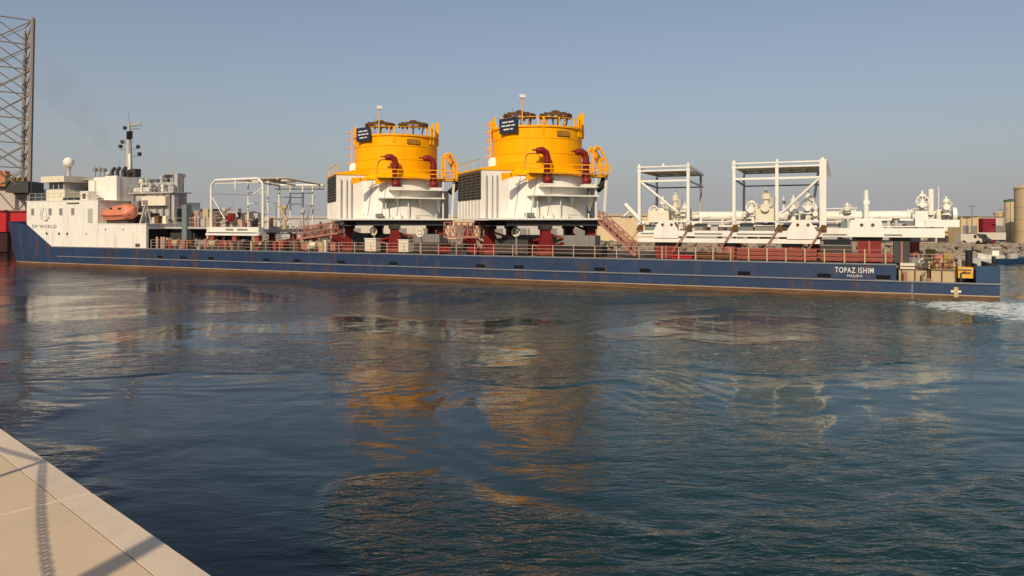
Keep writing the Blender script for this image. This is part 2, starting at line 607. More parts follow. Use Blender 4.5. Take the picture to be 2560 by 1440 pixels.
# ------------------------------------------------------------------ quay in the foreground
QE = Vector((-3.984, 5.759, 0))
QU = Vector((0.7368, -0.6761, 0))      # along the edge
QN = Vector((-0.6761, -0.7368, 0))     # inland
QANG = math.atan2(QU.y, QU.x)
QZ = 4.2


def qpoly(u0, u1, n0, n1):
    # local frame of the quay: x along the edge, y = -(inland)
    return [(u0, -n0), (u1, -n0), (u1, -n1), (u0, -n1)]


quay = MB(ship=False)
quay.prism_xy(qpoly(-70, 60, 0.02, 45), -6.0, QZ - 0.16)
quay = quay.build('quay', M_WALL)
quay.location = (QE.x, QE.y, 0)
quay.rotation_euler = (0, 0, QANG)
quay['kind'] = 'structure'


def slab(name, u0, u1, n0, n1, z1, material, bev=0.012, edge=0.0):
    m = MB(ship=False)
    m.prism_xy(qpoly(u0, u1, n0, n1), QZ - 0.158, z1)
    me = m.mesh(name, material)
    bm = bmesh.new()
    bm.from_mesh(me)
    top = [e for e in bm.edges if all(v.co.z > z1 - 0.001 for v in e.verts)]
    bmesh.ops.bevel(bm, geom=top, offset=bev, segments=2, affect='EDGES')
    bm.to_mesh(me)
    bm.free()
    return link(name, me, quay)


JW = 0.022
us = [-17.46, -13.56, -9.66, -5.76, -1.86, 2.04, 5.94, 9.84, 13.74]
for k in range(len(us) - 1):
    u0_, u1_ = us[k] + JW / 2, us[k + 1] - JW / 2
    nn_ = 90
    edge_ = []
    chip = 0.0
    for j in range(nn_ + 1):
        chip = max(0.0, chip - 0.005) if rnd.random() > 0.035 else rnd.uniform(0.003, 0.013)
        edge_.append((u0_ + (u1_ - u0_) * j / nn_, -(0.003 + chip + rnd.uniform(0, 0.0015))))
    cs = MB(ship=False)
    cs.prism_xy([(x_, y_) for x_, y_ in edge_] + [(u1_, -0.17), (u0_, -0.17)], QZ - 0.045, QZ)
    cs.prism_xy(qpoly(u0_, u1_, 0.0, 0.17), QZ - 0.158, QZ - 0.046)
    cs.build('coping_stone', M_COPE, quay)
    for r in range(3):
        slab('paving_slab', us[k] + JW / 2, us[k + 1] - JW / 2, 0.176 + r * 3.9, 0.176 + (r + 1) * 3.9 - JW, QZ - (0.002 if r else 0.0), M_CONC, 0.004)
for k in range(1, len(us) - 1):
    MB(ship=False).box(us[k] - JW / 2, us[k] + JW / 2, -11.85, -0.012, QZ - 0.15, QZ + 0.002).build('joint_sealant', M_SEAL, quay)
MB(ship=False).prism_xy(qpoly(-70, us[0], 0.0, 45), QZ - 0.158, QZ).build('apron', M_CONC, quay)
MB(ship=False).prism_xy(qpoly(us[-1], 60, 0.0, 45), QZ - 0.158, QZ).build('apron', M_CONC, quay)
MB(ship=False).prism_xy(qpoly(us[0], us[-1], 11.88, 45), QZ - 0.158, QZ).build('apron', M_CONC, quay)

# barrier posts and chain beside the photographer; their shadows cross the paving
sh_dir = Vector((-math.sin(SUN_AZ), -math.cos(SUN_AZ), 0))
cot = 1 / math.tan(SUN_EL)


def caster(gx, gy, h):
    """the point at height h above the paving whose shadow falls on (gx, gy)"""
    p = Vector((gx, gy, 0)) - sh_dir * (h * cot)
    return Vector((p.x, p.y, QZ + h))


def barrier_post(top, label, r):
    h = top.z - QZ
    b = thing('barrier_post', label, 'post', (top.x, top.y, QZ), ship=False, ang=0, group='chain barrier posts on the quay')
    MB(ship=False).lathe((0, 0), [(0.14, 0), (0.14, 0.03), (0.03, 0.06)], 14).build('foot_plate', M_DGREY, b)
    MB(ship=False).tube([(0, 0, 0.05), (0, 0, h)], r, 10).build('pole', M_GREY, b)
    MB(ship=False).sphere((0, 0, h + r), r * 1.6, 10, 6).build('finial', M_GREY, b)


pa = caster(-3.14, 4.96, 1.0)
pb = caster(-1.35, 2.37, 1.0)
pc = caster(-4.98, 6.2, 1.0)
barrier_post(pa, 'thin grey barrier post on the quay beside the photographer', 0.022)
barrier_post(pb, 'thin grey barrier post at the near end of the chain', 0.022)


def chain(p, q, sag, label):
    m = MB(ship=False, org=tuple(p))
    n = 64
    pts = []
    for k in range(n + 1):
        f = k / n
        c = p.lerp(q, f)
        c.z -= sag * 4 * f * (1 - f)
        pts.append(c)
    for k in range(n):
        d = (pts[k + 1] - pts[k])
        mid = (pts[k] + pts[k + 1]) / 2
        dn = d.normalized()
        up = Vector((0, 0, 1)) if k % 2 else dn.cross(Vector((0, 0, 1))).normalized()
        ring = []
        for j in range(9):
            a = 2 * math.pi * j / 8
            ring.append(mid + dn * (d.length * 0.62 * math.cos(a)) + up * (0.016 * math.sin(a)))
        m.tube([tuple(x) for x in ring], 0.006, 5, caps=False)
    o = m.build('barrier_chain', M_DGREY)
    o.location = p
    tag(o, label, 'chain', 'barrier chains on the quay')


chain(pa, pb, 0.05, 'sagging steel chain between the two barrier posts')
chain(pa, pc, 0.04, 'steel chain running from the far barrier post along the quay')

lp = caster(-1.95, 3.18, 1.2)
lamp = thing('quay_light_pole', 'tall grey steel light pole standing on the quay behind the photographer', 'light pole', (lp.x - sh_dir.x * 2.2, lp.y - sh_dir.y * 2.2, QZ), ship=False, ang=0)
MB(ship=False).lathe((0, 0), [(0.22, 0), (0.22, 0.04), (0.07, 0.05), (0.065, 3.3), (0.05, 3.32), (0.05, 3.4)], 14).build('pole', M_GREY, lamp)
MB(ship=False).box(-0.05, 0.05, -0.5, 0.05, 3.40, 3.48).build('lamp_head', M_GREYW, lamp)

# ------------------------------------------------------------------ far shore
shore = MB(ship=False)
shore.prism_xy([(60, 128), (420, 118), (420, 900), (-600, 900), (-600, 235), (-120, 190), (-30, 160)], -3, 2.0)
shore = shore.build('shore_ground', M_LAND)
shore['kind'] = 'structure'


def rock_bank(p, q, n, label):
    m = MB(ship=False, org=(p[0], p[1], 0))
    P, Q = Vector((p[0], p[1], 0)), Vector((q[0], q[1], 0))
    nn = Vector((Q.y - P.y, -(Q.x - P.x), 0)).normalized()
    if nn.y > 0:
        nn = -nn
    for k in range(n):
        f = rnd.random()
        d = rnd.random()
        c = P.lerp(Q, f) + nn * (d * 3.4)
        z = 2.0 - d * 2.2
        r = 0.35 + 0.5 * rnd.random()
        i = len(m.v)
        m.sphere((c.x, c.y, z), r, 6, 4, 0.7)
        for j in range(i, len(m.v)):
            v = m.v[j]
            m.v[j] = tuple(a + (rnd.random() - 0.5) * 0.3 * r for a in v)
    o = m.build('rock_bank', M_ROCK)
    o.location = (p[0], p[1], 0)
    tag(o, label, 'rocks', kind='stuff')


rock_bank((60, 128), (130, 126), 420, 'tumbled brown rocks armouring the far shore')
rock_bank((-30, 160), (60, 128), 420, 'rock armour along the shore behind the ship')
rock_bank((-120, 190), (-30, 160), 300, 'rock armour on the distant shore behind the bow')


def bg(px, Y):
    return (px - 1280) / 1850 * Y


def gable_shed(label, x0, x1, Y, depth, z0, z1, rise, wall_m, roof_m, name='warehouse', ndoor=2, ribs=True, door_m=None):
    o = thing(name, label, 'warehouse', ((x0 + x1) / 2, Y, z0), ship=False, ang=0)
    w = (x1 - x0) / 2
    h = z1 - z0
    MB(ship=False).box(-w, w, 0, depth, 0, h).build('wall', wall_m, o)
    m = MB(ship=False)
    m.v = [(-w - .3, -.3, h), (w + .3, -.3, h), (w + .3, depth + .3, h), (-w - .3, depth + .3, h), (-w - .3, depth / 2, h + rise), (w + .3, depth / 2, h + rise)]
    m.f = [(0, 1, 5, 4), (2, 3, 4, 5), (0, 4, 3), (1, 2, 5), (0, 3, 2, 1)]
    m.build('roof', roof_m, o)
    for k in range(ndoor):
        x = -w + (k + .5) * 2 * w / max(1, ndoor)
        MB(ship=False).box(x - 1.3, x + 1.3, -0.06, 0, 0, min(3.2, h * .7)).build('door', door_m or M_GREY, o)
    if ribs:
        n = max(2, int(2 * w / 5))
        me = MB(ship=False).box(-.12, .12, -.1, 0, 0, h - .02).mesh('pilaster', wall_m)
        for k in range(n + 1):
            link('pilaster', me, o, (-w + .15 + k * (2 * w - .3) / n, 0, 0))
    return o


gable_shed('long sand-coloured warehouse behind the pipe module', bg(1492, 150), bg(1640, 150), 150, 22, 2.0, 7.1, 0.6, M_BEIGE, M_BEIGE, ndoor=0)
gable_shed('low tan shed behind the stern of the ship', bg(2170, 140), bg(2398, 140), 140, 16, 2.0, 3.9, 0.3, M_BEIGE2, M_TAN, ndoor=3, door_m=M_DGREY)
gable_shed('beige flat-topped shed between the stern and the maroon panel', bg(2402, 136), bg(2446, 136), 136, 12, 2.0, 6.9, 0.15, M_BEIGE2, M_BEIGE, ndoor=1, door_m=M_GREY)
b = gable_shed('beige shed behind the maroon panel', bg(2446, 141), bg(2512, 141), 141, 14, 2.0, 6.9, 0.15, M_PALEW, M_BEIGE, ndoor=2)
pm = thing('maroon_container', 'tall maroon container stack standing before the beige shed', 'container', (bg(2474, 135), 135, 2.0), ship=False, ang=0)
for k in range(2):
    MB(ship=False).box(-1.15, 1.15, 0, 6, 0.02 + k * 2.28, 2.26 + k * 2.28).build('box', M_MAROON, pm)
    for j in range(7):
        MB(ship=False).box(-1.0 + j * .31, -.9 + j * .31, -.04, 0, .1 + k * 2.28, 2.2 + k * 2.28).build('rib', M_MAROON, pm)
tr = thing('white_trailer', 'long white box trailer parked below the silos', 'trailer', (bg(2498, 128), 130, 2.0), ship=False, ang=0)
MB(ship=False).box(-2.5, 2.5, 0, 2.4, 0.75, 2.0).build('body', M_PALEW, tr)
MB(ship=False).box(-2.4, 2.4, 0.2, 2.2, 0.55, 0.74).build('chassis', M_DGREY, tr)
for x in (-1.8, -1.0, 1.9):
    MB(ship=False).disc((x, 0.1, 0.36), (0, 1, 0), 0.36, 0.3, 14).build('wheel', M_BLACK, tr)


def silo(label, x, Y, r, z1, m_top=None, cap=0.8, bands=True):
    o = thing('silo', label, 'silo', (x, Y, 2.0), ship=False, ang=0, group='silos on the far shore')
    h = z1 - 2.0
    MB(ship=False).lathe((0, 0), [(r, 0), (r, h)], 28).build('shell', M_BEIGE2, o, True)
    MB(ship=False).lathe((0, 0), [(r + .12, h), (r + .12, h + .25), (r * .3, h + cap), (r * .05, h + cap + .05)], 28).build('roof', m_top or M_BEIGE2, o, True)
    if bands:
        me = MB(ship=False).lathe((0, 0), [(r + .05, 0), (r + .05, .15)], 28, caps=False).mesh('hoop', M_BEIGE2)
        for k in range(1, int(h / 2.2)):
            link('hoop', me, o, (0, 0, k * 2.2))
    for s in (-1, 1):
        MB(ship=False).tube([(-r * .5 + s * .2, -r * .9, 0), (-r * .5 + s * .2, -r * .9, h)], .05, 6).build('ladder_rail', M_GREY, o)
    return o


silo('large tan silo rising at the frame edge', bg(2582, 136), 136, 2.9, 12.0, cap=1.1)
silo('tan silo with a green roof beside the large silo', bg(2527, 149), 149, 1.15, 10.0, M_GREEN, cap=0.5)
silo('slim tan silo between the green-roofed silo and the maroon container', bg(2505, 150), 151, 0.9, 7.6, cap=0.4)

# far side clutter seen between the ship's deck loads
gable_shed('pale low workshop behind the ship foredeck', bg(430, 200), bg(600, 200), 200, 20, 2.0, 8.2, 0.8, M_PALEW, M_GREYW, name='workshop', ndoor=3)
gable_shed('pale grey store building behind the white tube frame', bg(640, 190), bg(830, 190), 190, 20, 2.0, 6.8, 0.8, M_GREYW, M_PALEW, name='store_building', ndoor=4)
gable_shed('pinkish brick building behind the foredeck crane', bg(462, 185), bg(522, 185), 185, 12, 2.0, 9.0, 0.3, M_PINK, M_RED2, name='brick_building', ndoor=1)
gable_shed('beige shed glimpsed between the two yellow towers', bg(1110, 170), bg(1200, 170), 170, 18, 2.0, 7.0, 0.5, M_BEIGE, M_BEIGE, name='far_shed', ndoor=1)
gable_shed('grey shed glimpsed below the deck of the nearer tower', bg(1210, 175), bg(1480, 175), 175, 18, 2.0, 5.4, 0.5, M_GREYW, M_GREYW, name='far_shed', ndoor=4)
gable_shed('grey shed glimpsed below the deck of the farther tower', bg(860, 182), bg(1090, 182), 182, 18, 2.0, 5.4, 0.5, M_PALEW, M_GREYW, name='far_shed', ndoor=4)


def light_mast(label, x, Y, z1):
    o = thing('light_mast', label, 'light mast', (x, Y, 2.0), ship=False, ang=0, group='light masts on the far shore')
    h = z1 - 2.0
    MB(ship=False).tube([(0, 0, 0), (0, 0, h)], .12, 8, radii=[.16, .07]).build('pole', M_GREY, o)
    MB(ship=False).box(-.7, .7, -.1, .1, h, h + .18).build('lamp_bar', M_GREY, o)


light_mast('slender light mast behind the mooring deck house', bg(770, 176), 176, 9.6)
light_mast('slender light mast behind the white tube frame', bg(690, 172), 172, 10.2)
rows = [('grey process skid stacked behind the white tube frame', 700, 168, M_GREY, 3.0), ('pale tank skid behind the white tube frame', 735, 166, M_GREYW, 2.6),
        ('dark generator box on the far shore beside the farther tower', 790, 164, M_DGREY, 2.4), ('faded red container on the far shore behind the foredeck', 500, 174, M_PINK, 2.6),
        ('grey container on the far shore behind the bow house', 455, 176, M_GREY, 2.6)]
for lab, px, Y, mm, hh in rows:
    o = thing('shore_container', lab, 'container', (bg(px, Y), Y, 2.0), ship=False, ang=rnd.uniform(-.3, .3))
    MB(ship=False).box(-3, 3, 0, 2.5, 0.1, hh).build('box', mm, o)
    me = MB(ship=False).box(-.06, .06, -.05, 0, .15, hh - .1).mesh('rib', mm)
    for k in range(12):
        link('rib', me, o, (-2.75 + k * .5, 0, 0))
    MB(ship=False).tube([(1, 1, hh), (1, 1, hh + 1.6)], .25, 8).build('stack', mm, o)

light_mast('light mast rising between the beige sheds near the stern', bg(2430, 133), 133, 8.6)
light_mast('light mast beside the white trailer', bg(2510, 131), 131, 8.0)
for lab, px, Y, mm, w_ in (('parked white van beside the rocks below the beige shed', 2425, 129.5, M_PALEW, 1.6), ('parked dark van beside the white trailer', 2450, 129.8, M_DGREY, 1.5)):
    o = thing('parked_van', lab, 'van', (bg(px, Y), Y, 2.0), ship=False, ang=0)
    MB(ship=False).prism_xz([(-w_, .3), (w_ + .5, .3), (w_ + .5, .9), (w_, 1.05), (w_ - .5, 1.75), (-w_, 1.8)], 0, 1.7).build('body', mm, o)
    for x in (-w_ + .5, w_ - .2):
        MB(ship=False).disc((x, -.02, .33), (0, 1, 0), .33, .24, 14).build('wheel', M_BLACK, o)
    MB(ship=False).box(w_ - .95, w_ - .45, -.02, 0, 1.05, 1.6).build('window', M_GLASS, o)

# small boats off the far shore
def small_boat(label, x, y, ang, L, hull_m, top_m):
    o = thing('small_boat', label, 'boat', (x, y, 0.0), ship=False, ang=ang, group='small boats moored off the far shore')
    m = MB(ship=False)
    st = [(-L / 2, .75, .55), (-L / 6, .95, .6), (L / 5, .85, .7), (L / 2.4, .35, .9), (L / 2, .03, 1.0)]
    rings = []
    for xx, w, hh in st:
        rings.append(m._a([(xx, -w, hh), (xx, -w * .7, -.15), (xx, 0, -.3), (xx, w * .7, -.15), (xx, w, hh)]))
    for k in range(4):
        for j in range(4):
            m.f.append((rings[k] + j, rings[k] + j + 1, rings[k + 1] + j + 1, rings[k + 1] + j))
        m.f.append((rings[k], rings[k + 1], rings[k + 1] + 4, rings[k] + 4))
    m.f.append(tuple(rings[0] + j for j in range(5)))
    m.build('hull', hull_m, o)
    MB(ship=False).box(-L * .12, L * .1, -.5, .5, .5, 1.35).build('console', top_m, o)
    MB(ship=False).box(-L * .2, L * .12, -.65, .65, 1.75, 1.82).build('canopy', top_m, o)
    for sx in (-L * .18, L * .1):
        for sy in (-.55, .55):
            MB(ship=False).tube([(sx, sy, .6), (sx, sy, 1.75)], .03, 6).build('canopy_post', M_GREYW, o)
    MB(ship=False).box(-L / 2 - .35, -L / 2, -.2, .2, .1, .95).build('outboard', M_DGREY, o)


small_boat('small blue motorboat moored off the rocks', bg(2528, 106), 106, 0.1, 5.0, M_BLUE2, M_GREYW)
small_boat('small white motorboat moored nearer the stern of the ship', bg(2485, 117), 117, 2.9, 4.6, M_WHITE, M_WHITE)

# ------------------------------------------------------------------ jack-up rig at the far left
rig = thing('jack_up_rig', 'red jack-up rig with a tall grey lattice leg behind the bow', 'rig', (-92.0, 140, 0), ship=False, ang=0)
ro = (-92.0, 140.0, 0.0)
MB(ro, False).prism_xy([(-91.6, 141.0), (-140, 128), (-150, 165), (-101, 178)], 4.0, 7.9).build('hull', M_BRED, rig)
MB(ro, False).prism_xy([(-91.3, 140.7), (-140.2, 127.6), (-150.3, 165), (-101, 178.3)], 7.9, 8.15).build('deck_edge', M_PINK, rig)
MB(ro, False).prism_xy([(-92.0, 141.2), (-140, 128.3), (-149.5, 165), (-101.3, 177.6)], 0.2, 3.99).build('hull_bottom', M_DRUST, rig)
MB(ro, False).prism_xy([(-93.4, 142.0), (-130, 132), (-134, 145), (-97.5, 156)], 8.15, 12.6).build('deck_house', M_PALEW, rig)
for k, (x, z) in enumerate(((-94.0, 10.4), (-95.6, 10.4), (-96.6, 9.2))):
    MB(ro, False).box(x - .35, x + .35, 141.0 + .27 * (-x - 93.4), 141.3 + .27 * (-x - 93.4), z - .15, z + .15).build('window', M_GREY, rig)
MB(ro, False).prism_xy([(-91.0, 139.2), (-94.6, 138.2), (-96.6, 146), (-93, 147)], 11.4, 13.6).build('jacking_frame', M_DGREY, rig)
MB(ro, False).prism_xy([(-93.3, 141.4), (-99, 139.9), (-100, 143), (-94.5, 144.5)], 12.65, 14.4).build('machinery', M_OLIVE, rig)
MB(ro, False).prism_xy([(-96.0, 140.2), (-103, 138.2), (-104, 141), (-97, 143)], 12.65, 15.6).build('crane_cab', M_ORANGE, rig)
for x in (-94.4, -95.3, -96.2):
    MB(ro, False).tube([(x, 140.2, 12.6), (x, 140.2, 14.6), (x + .5, 140.2, 14.9)], .12, 6).build('vent_pipe', M_YEL2, rig)
# lattice leg: four chords, horizontal and crossing braces
LEAN = 0.020
chords = [Vector((-91.4, 140.0, 0)), Vector((-96.2, 145.2, 0)), Vector((-101.4, 140.9, 0)), Vector((-96.5, 136.0, 0))]
ZL0, ZL1 = 11.5, 44.0
tops = [44.6, 43.4, 43.0, 44.2]


def legp(c, z):
    return Vector((c.x + (z - ZL0) * LEAN, c.y, z))


for c, zt in zip(chords, tops):
    MB(ro, False).tube([tuple(legp(c, 2.0)), tuple(legp(c, zt))], .30, 10).build('leg_chord', M_RIGG, rig)
    d = (Vector((-96.4, 140.5, 0)) - c).normalized()
    e = Vector((-d.y, d.x, 0))
    p0, p1 = legp(c, 9.0) - d * .35, legp(c, zt - .3) - d * .35
    MB(ro, False).bar(tuple(p0), tuple(p1), .14, .55).build('leg_rack', M_RIGG, rig)
nb = 7
bh = (ZL1 - ZL0) / nb
for k in range(nb):
    z0 = ZL0 + k * bh
    for j in range(4):
        c, d = chords[j], chords[(j + 1) % 4]
        MB(ro, False).tube([tuple(legp(c, z0)), tuple(legp(d, z0 + bh))], .12, 6).build('leg_brace', M_RIGG, rig)
        if True:
            MB(ro, False).tube([tuple(legp(d, z0)), tuple(legp(c, z0 + bh))], .11 if j != 1 else .08, 6).build('leg_brace', M_RIGG, rig)
        if j in (0, 3):
            MB(ro, False).tube([tuple(legp(c, z0 + bh)), tuple(legp(d, z0 + bh))], .12, 6).build('leg_strut', M_RIGG, rig)

# ------------------------------------------------------------------ the module carrier ship
BEAM = 16.4
DK = 2.6
ship = thing('module_carrier_ship', 'long blue module carrier with white forecastle house, loaded with yellow towers', 'ship', (0, 0, 0))


def outline(A):
    """plan of one ring: near side from the stern forward, round the bow and back"""
    near = [0.0, 1.5, 1.5, 6.7, 6.7, 20.0, 40.0, 60.0, 80.0, 95.0, 107.2, 110.0, 112.0]
    pts = [(s, 0.0) for s in near]
    for k in range(1, 24):
        th = math.pi / 2 - math.pi * k / 24
        pts.append((112.0 + A * math.cos(th), BEAM / 2 - BEAM / 2 * math.sin(th)))
    return pts + [(s, BEAM) for s in reversed(near)]


def ztop(s, i, n):
    j = min(i, n - 1 - i)
    if j in (2, 3):
        return 1.29
    if s <= 107.3:
        return DK
    if s < 112.6:
        return DK + (s - 107.2) / 5.4 * 3.0
    return 5.6 + min(1, (s - 112.6) / 8) * 0.35


def loft(levels, name, material):
    m = MB()
    rings = []
    for A, z in levels:
        o = outline(A)
        n = len(o)
        rings.append(m._a([(s, t, ztop(s, i, n) if z == 'top' else z) for i, (s, t) in enumerate(o)]))
    for k in range(len(rings) - 1):
        for i in range(n):
            j = (i + 1) % n
            m.f.append((rings[k] + i, rings[k] + j, rings[k + 1] + j, rings[k + 1] + i))
    return m.build(name, material, ship)


loft([(8.2, -1.6), (9.0, 0.0), (9.2, 0.34)], 'boot_topping', M_BOOT)
loft([(9.2, 0.34), (9.35, 0.42)], 'waterline_stripe', M_STRIPE)
hull = loft([(9.35, 0.42), (9.9, 1.29), (12.2, 'top')], 'hull', M_BLUE)
md = MB()
bowp = [(112.0 + 9.6 * math.cos(math.pi / 2 - math.pi * k / 16), BEAM / 2 - (BEAM / 2 - .1) * math.sin(math.pi / 2 - math.pi * k / 16)) for k in range(17)]
md.prism_xy([(6.7, .08)] + bowp + [(6.7, BEAM - .08)], 1.5, DK - .06)
md.build('main_deck', M_DECK, ship)
MB().prism_xy([(0.06, .08), (6.72, .08), (6.72, BEAM - .08), (0.06, BEAM - .08)], .9, 1.26).build('stern_deck', M_DECK, ship)
MB().prism_xy([(112, .4)] + [(s, t) for s, t in bowp[1:-1]] + [(112, BEAM - .4)], 4.4, 4.6).build('bow_deck', M_DECK, ship)
# rubbing strake, its pale grey painting in light caught by the top edge
MB().box(0.0, 106.0, -.10, 0, 1.24, 1.34).build('rubbing_strake', M_RUB, ship)
MB().box(6.7, 107.2, -.05, 0, DK - .10, DK + .02).build('deck_edge_bar', M_RUB, ship)
# freeing ports: flat black plates paint the shade inside the holes
fp = MB().box(-.5, .5, -.012, .0, -.17, .17).mesh('freeing_port', M_SHADE_BLACK)
fl = MB().box(-.54, .58, -.05, .0, -.25, -.19).mesh('port_lip', M_RUB)
for s in (86.65, 82.7, 78.2, 69.7, 65.3, 59.3, 52.7, 42.6, 38.5, 30.5, 26.3, 17.95, 11.82, 7.61):
    o = link('freeing_port', fp, ship, (-s, 0, 1.56))
    link('port_lip', fl, o)
# draught marks strip, dents of plates: vertical plate seams
seam = MB().box(-.02, .02, -.008, 0, .45, DK - .12).mesh('plate_seam', M_BLUE2)
for s in (22.0, 34.0, 48.0, 62.0, 74.0, 90.0):
    link('plate_seam', seam, ship, (-s, 0, 0))
MB().box(5.6, 5.68, -.02, 0, -.1, 1.2).build('draught_scale', M_RUB, ship)
# name and port
lettering('TOPAZ ISHIM', 2.75, .43, M_PRINT, ship, (-11.02, -.012, 1.84), bold=0.006)
lettering('MAJURO', 1.08, .25, M_PRINT, ship, (-10.14, -.012, 1.46), bold=0.0)
# stern bulwark block and low fender mark
MB().box(-.02, 1.46, -.012, 0, 1.42, 2.58).build('stern_plate', M_BLUE2, ship)
mk = MB()
mk.box(2.62, 2.90, -.06, 0, .22, .98)
mk.build('fender_pad', M_TAN, ship)
MB().box(2.44, 3.10, -.05, 0, .58, .74).build('fender_pad', M_CREAM, ship)

# --- forecastle house
MB().prism_xz([(89.1, DK), (107.25, DK + .004), (112.5, DK + .01 + 5.3 / 5.4 * 3.0), (112.5, 5.58), (89.1, 5.58)], .012, BEAM - .012).build('forecastle_side', M_WHITE, ship)
MB().box(98.0, 112.5, .012, BEAM - .012, 5.581, 8.62).build('accommodation_block', M_WHITE, ship)
MB().box(97.8, 112.7, -.03, BEAM + .03, 8.62, 8.72).build('deck_edge', M_WHITE, ship)
MB().box(89.0, 98.0, -.03, BEAM + .03, 5.581, 5.66).build('deck_edge', M_WHITE, ship)
wf = MB().box(-.32, .32, -.03, 0, -.46, .46).mesh('window_frame', M_GREYW)
wg = MB().box(-.25, .25, -.04, -.03, -.38, .38).mesh('pane', M_GREY)
for s in (111.2, 107.5, 105.3, 102.9):
    o = link('window', wf, ship, (-s, .012, 7.2))
    link('pane', wg, o)
ps = MB().disc((0, -.01, 0), (0, 1, 0), .22, .06, 14).mesh('porthole', M_GREYW)
pg = MB().disc((0, -.045, 0), (0, 1, 0), .16, .02, 14).mesh('pane', M_GLASS)
for s in (108.2, 105.65, 104.0):
    o = link('porthole', ps, ship, (-s, .012, 4.3))
    link('pane', pg, o)
MB().box(90.2, 91.0, -.02, .012, 2.75, 3.15).build('mooring_port', M_BROWN, ship)
MB().box(101.6, 104.0, -.25, .012, 8.35, 8.45).build('drip_ledge', M_GREYW, ship)
lettering('DP WORLD', 5.1, .46, M_PRINTD, ship, (-111.3, .004, 5.02))
for s_ in (92.0, 95.0, 98.0, 101.0, 104.0):
    MB().box(s_ - .02, s_ + .02, .002, .012, DK + .1, 5.5).build('plate_seam', M_CREAM, ship)
for s_, z_ in ((96.5, 4.9), (93.2, 4.9), (100.2, 4.3)):
    MB().disc((s_, .0, z_), (0, 1, 0), .12, .05, 10).build('drain_port', M_GREY, ship)
# round emblem of sweeping lines above the name
em = MB()
for k, (r, a0, a1, dx) in enumerate(((.92, 60, 300, 0), (.66, 80, 250, .10), (.92, -120, -20, .05), (.48, -70, 70, -.1), (.70, -40, 60, .25))):
    pts = []
    for j in range(15):
        a = math.radians(a0 + (a1 - a0) * j / 14)
        pts.append((108.6 - dx - r * math.cos(a), .002, 6.9 + r * .95 * math.sin(a)))
    for j in range(14):
        em.bar(pts[j], pts[j + 1], .06, .02)
for x, z in ((108.2, 6.05), (107.9, 6.35), (108.5, 5.98)):
    em.box(x - .25, x + .25, -.004, .01, z - .05, z + .05)
em.build('emblem', M_PRINTD, ship)

# --- wheelhouse: projecting bridge wing with windows, set-back cabin
MB().box(106.0, 109.9, 1.0, 15.4, 8.72, 10.2).build('bridge_front', M_CREAM, ship)
MB().box(106.4, 109.6, 1.2, 15.2, 10.2, 11.25).build('bridge_window_band', M_GREYW, ship)
for s0, s1 in ((108.75, 109.5), (107.65, 108.55), (106.6, 107.45)):
    MB().box(s0, s1, 1.17, 1.2, 10.35, 11.15).build('bridge_window', M_GLASS, ship)
MB().box(105.7, 110.6, .7, 15.7, 11.25, 12.05).build('bridge_roof', M_CREAM, ship)
MB().box(99.0, 106.0, 4.5, 12.0, 8.72, 11.9).build('chart_house', M_GREYW, ship)
MB().box(104.0, 105.5, 4.46, 4.5, 9.9, 11.4).build('cabin_window', M_GLASS, ship)
MB().box(101.2, 106.0, 3.4, 4.5, 11.6, 11.72).build('cabin_eave', M_GREYW, ship)
MB().bar((105.6, 3.6, 11.7), (101.8, 3.6, 9.0), .14).build('stair_stringer', M_GREY, ship)
MB().bar((105.2, 3.3, 12.4), (101.5, 3.3, 9.9), .08).build('stair_rail', M_GREYW, ship)
for k in range(9):
    f = (k + .5) / 9
    MB().box(105.6 - 3.8 * f - .2, 105.6 - 3.8 * f + .2, 3.0, 3.6, 11.7 - 2.7 * f - .03, 11.7 - 2.7 * f + .03).build('stair_tread', M_GREY, ship)
MB().box(101.0, 102.6, .8, 2.0, 8.73, 9.9).build('vent_locker', M_WHITE, ship)
MB().box(101.45, 102.1, .77, .8, 8.95, 9.6).build('locker_door', M_BROWN, ship)
MB().box(103.0, 105.8, .6, 1.8, 8.73, 9.1).build('fender_rack', M_DGREY, ship)
# funnel casing
MB().box(98.4, 103.2, 3.2, 6.4, 5.66, 11.9).build('funnel_casing', M_WHITE, ship)
MB().box(98.3, 100.6, 2.9, 3.2, 5.8, 12.0).build('funnel_panel', M_WHITE, ship)
MB().box(102.7, 103.9, 2.9, 3.25, 8.8, 11.5).build('funnel_panel', M_WHITE, ship)
for s in (99.2, 100.4, 101.4):
    MB().tube([(s, 4.6, 11.9), (s, 4.6, 12.8), (s - .5, 4.6, 13.2)], .22, 8).build('exhaust_pipe', M_DGREY, ship)
# main mast
mast = MB().tube([(100.2, 6.2, 11.9), (100.2, 6.2, 16.0), (100.2, 6.2, 19.6)], .2, 8, radii=[.5, .36, .14]).build('mast', M_GREYW, ship)
MB().box(99.6, 101.1, 5.7, 6.6, 12.0, 13.0).build('mast_house', M_DGREY, ship)
MB().box(98.3, 99.4, 5.7, 6.6, 12.0, 13.1).build('mast_house', M_DGREY, ship)
MB().box(99.55, 100.1, 5.9, 6.1, 12.0, 15.2).build('mast_fin', M_WHITE, ship)
for z, s0, s1 in ((14.9, 98.0, 100.2), (15.9, 98.6, 101.9), (16.9, 99.4, 101.8), (18.6, 98.2, 101.0), (19.0, 97.6, 100.2)):
    MB().bar((s0, 6.2, z), (s1, 6.2, z), .12).build('yard', M_GREY, mast.parent)
for s, z, w in ((98.1, 15.1, .35), (98.4, 16.1, .3), (101.9, 16.3, .35), (101.0, 18.8, .3), (101.5, 16.9, .28)):
    MB().box(s - w / 2, s + w / 2, 6.0, 6.4, z - .2, z + .25).build('signal_lamp', M_DGREY, ship)
MB().box(99.2, 100.3, 5.9, 6.0, 17.2, 18.3).build('signal_shape', M_SHADE_BLACK, ship)
